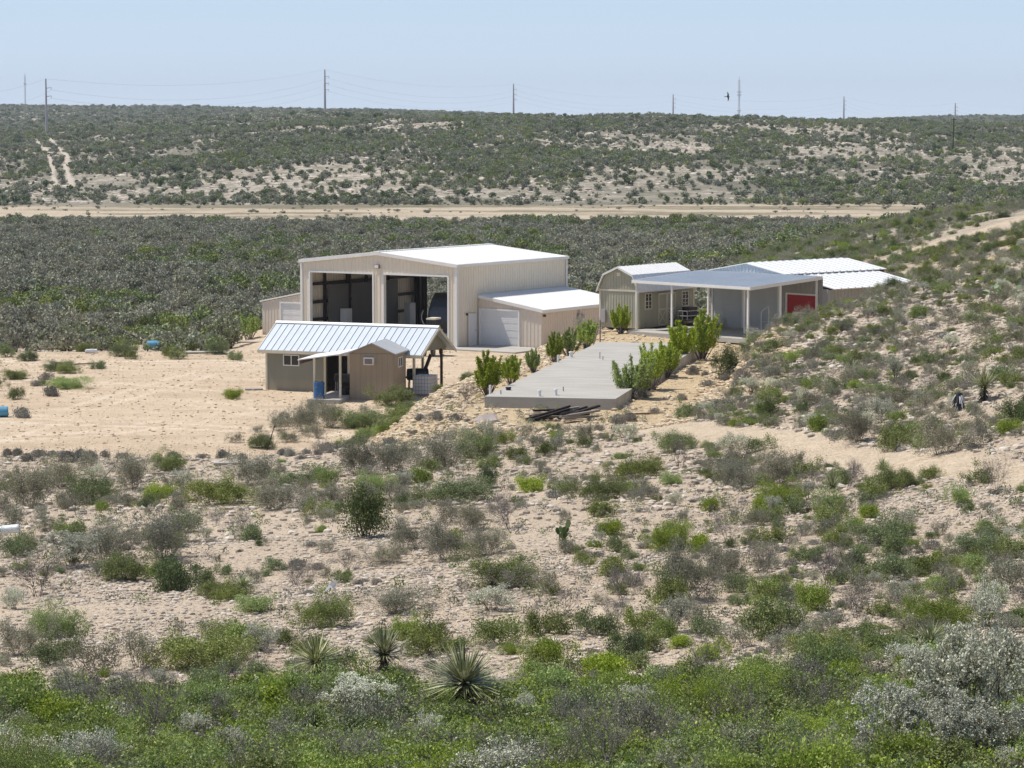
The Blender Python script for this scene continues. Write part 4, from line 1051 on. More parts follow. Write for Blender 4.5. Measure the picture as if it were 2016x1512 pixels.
A.append(pole_at(92, 155, 274, 1436, 'tall steel transmission pole at the top of the two rutted tracks on the left'))
A.append(pole_at(640, 137, 233, 1846, 'tall steel transmission pole left of the centre, the tallest against the sky', .9))
A.append(pole_at(1011, 165, 240, 2400, 'steel transmission pole on the skyline above the big hangar', 1.0))
A.append(pole_at(1325, 186, 245, 2950, 'steel transmission pole on the skyline left of the lattice mast', 1.1))
A.append(pole_at(1661, 190, 250, 3000, 'steel transmission pole on the skyline between the lattice mast and the rightmost poles', 1.1))
A.append(pole_at(1880, 203, 252, 2700, 'pale steel transmission pole behind the dark wooden pole at the right', 1.0))
A.append(pole_at(2200, 190, 262, 2500, 'steel transmission pole outside the right edge of the view'))
for a, b in zip(A[:-1], A[1:]):
    for k in range(4):
        w_ = MB(); P0, P1 = Vector(a[k]), Vector(b[k]); prev = P0
        for i in range(1, 13):
            f_ = i / 12; q_ = P0.lerp(P1, f_); q_.z -= 4 * 9.0 * f_ * (1 - f_) * (1 if k < 3 else .7)
            w_.tube(prev, q_, .04, n=4, cap=False); prev = q_
        tag(w_.build('power_line', M['steel'], None), 'thin power line sagging between two transmission poles on the ridge', 'power line', 'power lines between the transmission poles')
g0 = ground_at(1876, 300, 780)
wp = empty('wooden_pole', tuple(g0), R(30), 'dark wooden utility pole on the hillside at the right', 'utility pole')
hh = 68 / F * g0[1]
MB().tube((0, 0, -.5), (.25, 0, hh), .26, .2, 8).build('shaft', M['dark_wood'], wp)
MB().box(-.9, 1.3, -.1, .1, hh - .9, hh - .68).build('crossarm', M['dark_wood'], wp)
g0 = ground_at(250, 348, 780)
wp2 = empty('wooden_pole', tuple(g0), R(30), 'short grey wooden utility pole on the slope right of the rutted tracks', 'utility pole')
MB().tube((0, 0, -.5), (0, 0, 26 / F * g0[1]), .2, .16, 8).build('shaft', M['grey_wood'], wp2)
MB().box(-.7, .7, -.08, .08, 22 / F * g0[1], 23 / F * g0[1]).build('crossarm', M['grey_wood'], wp2)
def mast(px_, ytop, ybase, D, lab, w=1.1, plats=()):
    rt = ray(px_, ytop); rb_ = ray(px_, ybase); top = rt * (D / rt[1]); bs = rb_ * (D / rb_[1])
    zb = bs[2] - 6; hh = top[2] - zb; e = empty('lattice_mast', (bs[0], bs[1], zb), R(20), lab, 'radio mast')
    n = 26; m_ = MB(); cs = [(w * math.cos(t_), w * math.sin(t_)) for t_ in (0.3, 2.4, 4.5)]
    for c in cs: m_.tube((c[0], c[1], 0), (c[0], c[1], hh * .93), .14, .14, 4)
    for i in range(n):
        z0, z1 = hh * .93 * i / n, hh * .93 * (i + 1) / n
        for j in range(3):
            a, b = cs[j], cs[(j + 1) % 3]; m_.tube((a[0], a[1], z0), (b[0], b[1], z1), .09, .09, 3)
    m_.build('lattice', M['steel'], e)
    MB().tube((0, 0, hh * .93), (0, 0, hh), .22, .12, 5).build('antenna', M['steel'], e)
    for f_ in plats:
        MB().lathe([(w * 1.4, -.4), (w * 2.4, -.3), (w * 2.4, .3), (w * 1.4, .4)], 10, (0, 0, hh * f_)).build('platform', M['steel'], e)
mast(1455, 150, 236, 3000, 'lattice radio mast with two platforms on the skyline at the right', 1.0, (.62, .68, .3))
mast(50, 143, 212, 3300, 'faint lattice radio mast on the skyline at the far left', .8, (.72,))

# soaring bird
r_ = ray(1433, 190); bp_ = r_ * (250 / r_[1])
bd = MB()
def wingpts(s):
    return [(0.0, .10, 0), (s * .22, .13, .05), (s * .48, .02, .02), (s * .50, -.05, .02), (s * .24, -.03, .04), (0, -.12, 0)]
b_ = MB()
prof = [(0.0, .22), (.022, .19), (.03, .12), (.045, .04), (.045, -.05), (.028, -.14), (.035, -.22), (.0, -.25)]
b_.lathe([(r + .002, -z) for r, z in prof], 10).xform(Matrix.Rotation(R(90), 4, 'X'))
for sgn in (-1, 1):
    u = wingpts(sgn); k = len(b_.v)
    for dz in (0, .012):
        for (x, y, z) in u: b_.v.append((x, y, z + dz))
    n = len(u); b_.f.append(tuple(k + i for i in range(n))); b_.f.append(tuple(k + n + i for i in reversed(range(n)))); b_.m += [0, 0]
    for i in range(n): b_.f.append((k + i, k + (i + 1) % n, k + n + (i + 1) % n, k + n + i)); b_.m.append(0)
b_.face([(-.02, -.2, 0), (.02, -.2, 0), (.07, -.36, 0), (-.07, -.36, 0)])
o = b_.build('bird', M['black'], None, tuple(bp_)); o.rotation_euler = (R(15), R(78), R(-75)); o.scale = (.8, .8, .8)
tag(o, 'small dark bird banking in the sky left of the lattice radio mast', 'bird')

# ------------------------------------------------------------------ plant shapes
class PM:
    """collects leaf faces and twig tubes quickly as numpy arrays"""
    def __init__(s, seed): s.r = np.random.default_rng(seed); s.lv = []; s.tv = []; s.bl = []
    def leaves(s, cen, size, elong=1.6, up=0.0, flat=0.0):
        n = len(cen); r = s.r
        d = r.normal(size=(n, 3)); d[:, 2] = d[:, 2] * (1 - flat) + up; d /= np.linalg.norm(d, axis=1)[:, None]
        e = r.normal(size=(n, 3)); e -= (e * d).sum(1)[:, None] * d; e /= np.linalg.norm(e, axis=1)[:, None]
        sz = size * r.uniform(.6, 1.35, n)[:, None]
        a = d * sz * elong * .5; b = e * sz * .5
        q = np.stack([cen - a, cen + b, cen + a, cen - b], 1)
        s.lv.append(q)
    def twig(s, p, q, ra, rb):
        p = np.array(p, float); q = np.array(q, float); d = q - p; L_ = np.linalg.norm(d)
        if L_ < 1e-5: return
        d /= L_; u = np.cross(d, [0.31, 0.2, 0.93]); u /= np.linalg.norm(u); w = np.cross(d, u)
        c = [(math.cos(t), math.sin(t)) for t in (0, 2.094, 4.189)]
        lo = [p + (u * a + w * b) * ra for a, b in c]; hi = [q + (u * a + w * b) * rb for a, b in c]
        s.tv.append(np.array(lo + hi))
    def branch(s, p, d, ln, r, depth, tips, wander=.25, kids=(2, 3), spread=.55, up=.05):
        segs = 3; prev = np.array(p, float); d = np.array(d, float)
        for i in range(segs):
            d = d + s.r.normal(size=3) * wander * .5; d[2] += up; d /= np.linalg.norm(d)
            nx = prev + d * ln / segs; s.twig(prev, nx, r * (1 - .15 * i), r * (1 - .15 * (i + 1))); prev = nx
            if depth > 0 and i > 0 and s.r.random() < .6:
                dd = d + s.r.normal(size=3) * spread; dd /= np.linalg.norm(dd)
                s.branch(prev, dd, ln * .6, r * .55, depth - 1, tips, wander, kids, spread, up)
        if depth > 0:
            for k in range(s.r.integers(kids[0], kids[1] + 1)):
                dd = d + s.r.normal(size=3) * spread; dd /= np.linalg.norm(dd)
                s.branch(prev, dd, ln * .72, r * .6, depth - 1, tips, wander, kids, spread, up)
        else: tips.append((prev, d))
    def meshes(s, name, leafm, twigm):
        out = {}
        def mk(nm, parts, mats):
            vs = []; loops = []; starts = []; tot = []; mi = []; nv = 0; nl = 0
            for arr, kind, m_ in parts:
                if len(arr) == 0: continue
                if kind == 'q':
                    a = np.concatenate(arr); k = a.shape[1]; n = len(a); vs.append(a.reshape(-1, 3))
                    loops.append(np.arange(n * k) + nv); starts.append(np.arange(n) * k + nl); tot.append(np.full(n, k)); mi.append(np.full(n, m_)); nv += n * k; nl += n * k
                else:
                    a = np.array(arr); n = len(a); vs.append(a.reshape(-1, 3))
                    f = np.array([[0, 1, 4, 3], [1, 2, 5, 4], [2, 0, 3, 5]])
                    loops.append((np.arange(n)[:, None, None] * 6 + f[None]).reshape(-1) + nv); starts.append(np.arange(n * 3) * 4 + nl); tot.append(np.full(n * 3, 4)); mi.append(np.full(n * 3, m_)); nv += n * 6; nl += n * 12
            me = bpy.data.meshes.new(nm)
            V = np.concatenate(vs); Lp = np.concatenate(loops).astype(np.int32)
            me.vertices.add(len(V)); me.vertices.foreach_set('co', V.ravel())
            me.loops.add(len(Lp)); me.loops.foreach_set('vertex_index', Lp)
            st = np.concatenate(starts).astype(np.int32); me.polygons.add(len(st)); me.polygons.foreach_set('loop_start', st)
            me.polygons.foreach_set('loop_total', np.concatenate(tot).astype(np.int32))
            me.polygons.foreach_set('material_index', np.concatenate(mi).astype(np.int32))
            for mt in mats: me.materials.append(mt)
            me.update(calc_edges=True)
            return me
        out['leaf'] = mk(name + '_foliage', [(s.lv, 'q', 0)], [leafm]) if s.lv else None
        out['twig'] = mk(name + '_stems', [(s.tv, 't', 0)], [twigm]) if s.tv else None
        out['all'] = mk(name, [(s.lv, 'q', 0), (s.tv, 't', 1)], [leafm, twigm])
        return out

def g_bush(seed, W_=1.3, H_=.75, nst=9, depth=2, lpt=26, ls=.03, cl=.09, leafm='green', twigm='twig', bare=0.0, tr=.011, wander=.25, spread=.6, lumps=True, fill=900):
    """many-stemmed bush: stems fan out of the base, leaves cluster round the twig ends"""
    P = PM(seed); tips = []
    for i in range(nst):
        a = P.r.uniform(0, 2 * math.pi); t = P.r.uniform(.1, 1.0)
        d = np.array([math.cos(a) * t * W_ * .55, math.sin(a) * t * W_ * .55, H_ * .62]); ln = np.linalg.norm(d) * P.r.uniform(.5, .75)
        b = np.array([math.cos(a), math.sin(a), 0]) * P.r.uniform(0, .14 * W_)
        P.branch(b - np.array([0, 0, .08]), d / np.linalg.norm(d), ln, tr * P.r.uniform(.8, 1.4), depth, tips, wander, (2, 3), spread)
    C = []
    for (p, d) in tips:
        if P.r.random() < bare: continue
        k = max(3, int(lpt * P.r.uniform(.5, 1.5)))
        C.append(p + P.r.normal(size=(k, 3)) * cl * P.r.uniform(.7, 1.4) - d * P.r.uniform(0, 1, (k, 1)) * cl * 1.5)
    if fill:
        th = P.r.uniform(0, 2 * math.pi, fill); rr = np.sqrt(P.r.uniform(0, 1, fill)); z = P.r.uniform(0.05, 1, fill)
        R_ = W_ * .5 * np.sqrt(np.clip(1 - z ** 2, 0, 1)) * rr * (1 + .2 * np.sin(th * 3 + seed) + .15 * np.sin(th * 5 + seed * 2))
        keep = P.r.random(fill) < .45 + .55 * (vnoise(R_ * np.cos(th) * 5 + seed, R_ * np.sin(th) * 5 + z * 4, 3) > 0)
        C.append(np.stack([R_ * np.cos(th), R_ * np.sin(th), z * H_ * .85], 1)[keep])
    if C:
        C = np.concatenate(C); C = C[C[:, 2] > 0.0]
        P.leaves(C, ls)
    return P.meshes('bush', L[leafm], L[twigm])

def g_broom(seed, n=9, H_=1.5, W_=.75):
    P = PM(seed); C = []
    for i in range(n):
        a = P.r.uniform(0, 2 * math.pi); t = P.r.uniform(0.1, 1) * W_ * .5; h_ = H_ * P.r.uniform(.68, 1.0)
        h_ *= (1 - .45 * (t / (W_ * .5)) * P.r.random()); lean = P.r.normal(size=2) * .06; base = np.array([math.cos(a) * t * .2, math.sin(a) * t * .2, -.05]); mid = np.array([math.cos(a) * t * .9, math.sin(a) * t * .9, h_ * .36]); top = np.array([math.cos(a) * t * 1.35 + lean[0], math.sin(a) * t * 1.35 + lean[1], h_])
        P.twig(base, mid, .016, .012); P.twig(mid, top, .012, .004)
        m = int(420 * P.r.uniform(.7, 1.3)); f = P.r.uniform(.0, 1, m) ** 1.0
        w = .034 * np.sin(np.clip(f + .15, 0, 1) * math.pi * .85 + .3) + .015
        c = mid[None] * (1 - f[:, None]) + top[None] * f[:, None] + P.r.normal(size=(m, 3)) * w[:, None] * np.array([1, 1, .5])
        C.append(c)
    P.leaves(np.concatenate(C), .020, 4.2, up=1.8)
    return P.meshes('broom', L['broom'], L['twig'])

def g_yucca(seed, n=210, ln=.54, trunk=.35, dead=30):
    P = PM(seed); r = P.r
    def blade(o, d, l, w, sag):
        d = d / np.linalg.norm(d); sd = np.cross(d, [0, 0, 1]); sd /= (np.linalg.norm(sd) + 1e-6)
        nrm = np.cross(sd, d); a = o; b = o + d * l * .5 + nrm * 0; c = o + d * l - np.array([0, 0, sag * l])
        P.lv.append(np.array([[a - sd * w * .5, a + sd * w * .5, b + sd * w * .42, b - sd * w * .42]]))
        P.lv.append(np.array([[b - sd * w * .42, b + sd * w * .42, c + sd * .002, c - sd * .002]]))
    top = np.array([0, 0, trunk])
    for i in range(n):
        a = r.uniform(0, 2 * math.pi); e = math.asin(r.uniform(-.15, 1))
        d = np.array([math.cos(a) * math.cos(e), math.sin(a) * math.cos(e), math.sin(e)])
        blade(top + d * .03, d, ln * r.uniform(.75, 1.1), .028, .12 * (1 - math.sin(max(e, 0))))
    m1 = P.meshes('yucca', L['yucca'], L['twig_dark'])
    Q = PM(seed + 1)
    for k in range(3): Q.twig((0, 0, -.1), (0.01 * k, 0, trunk + .02), .06, .055)
    for i in range(dead * 4):
        a = r.uniform(0, 2 * math.pi); z = r.uniform(.04, trunk); d = np.array([math.cos(a) * .7, math.sin(a) * .7, -.6])
        o = np.array([math.cos(a) * .05, math.sin(a) * .05, z]); sd = np.array([-math.sin(a), math.cos(a), 0]); l = r.uniform(.12, .26)
        Q.lv.append(np.array([[o - sd * .014, o + sd * .014, o + d * l + sd * .003, o + d * l - sd * .003]]))
    m2 = Q.meshes('trunk', L['twig_dark'], L['twig_dark'])
    return {'leaf': m1['leaf'], 'twig': m2['all'], 'all': m1['leaf']}

def g_blob(seed, leafm, W_=1.0, H_=.7, n=170, ls=.13, trunk=False):
    """small detailed shrub for the far scrub"""
    P = PM(seed); r = P.r; C = []
    nl = r.integers(4, 8)
    for i in range(nl):
        a = r.uniform(0, 2 * math.pi); t = r.uniform(0, .32) * W_; c = np.array([math.cos(a) * t, math.sin(a) * t, H_ * r.uniform(.3, .68)])
        k = n // nl; d = r.normal(size=(k, 3)); d /= np.linalg.norm(d, axis=1)[:, None]
        C.append(c + d * np.array([W_ * .25, W_ * .25, H_ * .30]) * r.uniform(.55, 1.1, (k, 1)))
    C = np.concatenate(C); C[:, 2] = np.maximum(C[:, 2], .03)
    P.leaves(C, ls, 1.3)
    for i in range(3):
        a = r.uniform(0, 2 * math.pi); P.twig((0, 0, -.15), (math.cos(a) * .25 * W_, math.sin(a) * .25 * W_, H_ * .6), .03, .012)
    return P.meshes('scrub', L[leafm], L['twig_dark'])

def g_pads(seed, n=12):
    P = PM(seed); r = P.r; V = []; mb = MB()
    nodes = [(np.array([0, 0, 0.0]), np.array([0, 0, 1.0]))]
    for i in range(n):
        o, d = nodes[r.integers(0, len(nodes))]
        dd = d * .8 + r.normal(size=3) * .55; dd[2] = abs(dd[2]) + .3; dd /= np.linalg.norm(dd)
        s_ = r.uniform(.13, .19); a = r.uniform(0, math.pi); sd = np.cross(dd, [math.cos(a), math.sin(a), .1]); sd /= np.linalg.norm(sd); nn = np.cross(sd, dd)
        c = o + dd * s_ * .9; k = len(mb.v); m = 14
        for w_ in (-.018, .018):
            for j in range(m):
                t = 2 * math.pi * j / m; mb.v.append(tuple(c + dd * math.cos(t) * s_ * (.95) + sd * math.sin(t) * s_ * .68 * (1 - .15 * math.cos(t + math.pi)) + nn * w_))
        mb.f.append(tuple(k + j for j in range(m))); mb.f.append(tuple(k + m + j for j in reversed(range(m)))); mb.m += [0, 0]
        for j in range(m): mb.f.append((k + j, k + m + j, k + m + (j + 1) % m, k + (j + 1) % m)); mb.m.append(0)
        nodes.append((o + dd * s_ * 1.8, dd))
    me = mb.mesh('pads', L['pad']); return {'leaf': me, 'twig': None, 'all': me}

KIND = {}     # kind -> (variants, base width, base height, object name, category)
KIND['green'] = ([g_bush(100 + i, 1.3, .75, 11, 2, 30, .034, .085, 'green', 'twig', tr=.010) for i in range(4)], 1.45, .85, 'green_shrub', 'shrub')
KIND['bright'] = ([g_bush(120 + i, 1.2, .6, 14, 2, 30, .030, .08, 'bright', 'twig', tr=.008, fill=1500) for i in range(4)], 1.35, .7, 'leafy_shrub', 'shrub')
KIND['grey'] = ([g_bush(140 + i, 1.3, .85, 12, 2, 20, .028, .085, 'grey', 'twig', tr=.011, fill=350) for i in range(4)], 1.5, .95, 'grey_shrub', 'shrub')
KIND['silver'] = ([g_bush(160 + i, 1.3, 1.0, 9, 3, 12, .028, .045, 'silver', 'twig_dark', tr=.012, fill=0, spread=.5) for i in range(3)], 1.5, 1.25, 'silver_shrub', 'shrub')
KIND['bare'] = ([g_bush(180 + i, 1.2, .9, 9, 3, 4, .022, .05, 'mound', 'twig', bare=.6, tr=.009, fill=0, spread=.5) for i in range(3)], 1.3, 1.1, 'bare_shrub', 'shrub')
KIND['mound'] = ([g_bush(200 + i, .8, .3, 16, 1, 26, .028, .06, 'mound', 'twig', tr=.006, fill=700) for i in range(3)], .85, .36, 'grey_mound_plant', 'shrub')
KIND['dark'] = ([g_bush(220 + i, 1.3, .85, 14, 2, 44, .028, .09, 'dark', 'twig_dark', tr=.014, fill=1600) for i in range(2)], 1.5, 1.0, 'dark_bush', 'bush')
KIND['broom'] = ([g_broom(240 + i, 20 + i * 4) for i in range(3)], .95, 1.5, 'broom_shrub', 'shrub')
KIND['yucca'] = ([g_yucca(260 + i) for i in range(3)], 1.05, .9, 'yucca', 'yucca')
KIND['pads'] = ([g_pads(280 + i, 14 + 4 * i) for i in range(2)], .9, .8, 'prickly_pear', 'cactus')

BIG = {    # fuller plants used where a shrub is more than about a metre and a half across
 'bright': ([g_bush(500 + i, 2.3, 1.05, 20, 3, 26, .032, .10, 'bright', 'twig', tr=.010, fill=5200) for i in range(2)], 2.5, 1.2),
 'green': ([g_bush(510 + i, 2.2, 1.1, 18, 3, 24, .034, .10, 'green', 'twig', tr=.012, fill=3600) for i in range(2)], 2.4, 1.25),
 'grey': ([g_bush(520 + i, 2.3, 1.3, 18, 3, 14, .030, .09, 'grey', 'twig', tr=.013, fill=1200) for i in range(2)], 2.5, 1.5),
 'silver': ([g_bush(530 + i, 2.3, 2.2, 8, 4, 11, .042, .036, 'silver', 'twig_dark', tr=.024, fill=0, spread=.42, wander=.22) for i in range(2)], 2.5, 2.5),
 'bare': ([g_bush(540 + i, 2.0, 1.9, 7, 4, 2, .022, .05, 'mound', 'twig', bare=.8, tr=.020, fill=0, spread=.5) for i in range(2)], 2.2, 2.1)}
prng = random.Random(11)
GROUPS = {'green': 'green shrubs on the stony slopes', 'bright': 'bright leafy shrubs', 'grey': 'grey shrubs on the stony slopes', 'silver': 'silver leaved shrubs', 'bare': 'leafless twiggy shrubs',
          'mound': 'low grey mounds among the stones', 'dark': 'dark green bushes', 'broom': 'upright broom shrubs around the slab', 'yucca': 'yuccas on the slopes', 'pads': 'prickly pears'}
def fit_dims(d):      # true width and height of the plants of a kind, so that a wanted size is the size that shows
    for k in d:
        ws_, hs_ = [], []
        for v in d[k][0]:
            n_ = len(v['all'].vertices); a_ = np.empty(n_ * 3); v['all'].vertices.foreach_get('co', a_); a_ = a_.reshape(-1, 3)
            ws_.append(np.percentile(np.abs(a_[:, :2]), 98) * 2); hs_.append(np.percentile(a_[:, 2], 98.5))
        d[k] = (d[k][0], float(np.mean(ws_)), float(np.mean(hs_))) + tuple(d[k][3:])
fit_dims({}); fit_dims(BIG)
_kk = {k: KIND[k] for k in KIND if k not in ('yucca', 'pads')}; fit_dims(_kk); KIND.update(_kk)
counts = {}
taken = []          # (x, y, r) of hand placed plants
def plant(kind, x, y, w, hgt, label, parts=False, variant=None):
    vs, bw, bh, nm, cat = KIND[kind]
    if kind in BIG and w > 1.25: vs, bw, bh = BIG[kind]
    v = vs[prng.randrange(len(vs)) if variant is None else variant]
    z = gz(x, y)
    sc = (w / bw, w / bw * prng.uniform(.85, 1.15), hgt / bh * (prng.uniform(.85, 1.1) if kind == 'broom' else 1)); rz = prng.uniform(0, 6.28)
    if parts and v['twig'] is not None and v['leaf'] is not None:
        o = bpy.data.objects.new(nm, None); COL.objects.link(o)
        names = ('blades', 'trunk') if kind == 'yucca' else ('foliage', 'stems')
        for key, pn in zip(('leaf', 'twig'), names):
            c = bpy.data.objects.new(pn, v[key]); COL.objects.link(c); c.parent = o
    else:
        o = bpy.data.objects.new(nm, v['all']); COL.objects.link(o)
    o.location = (x, y, z - .02); o.rotation_euler = (0, 0, rz); o.scale = sc
    tag(o, label, cat, GROUPS[kind]); counts[kind] = counts.get(kind, 0) + 1
    return o

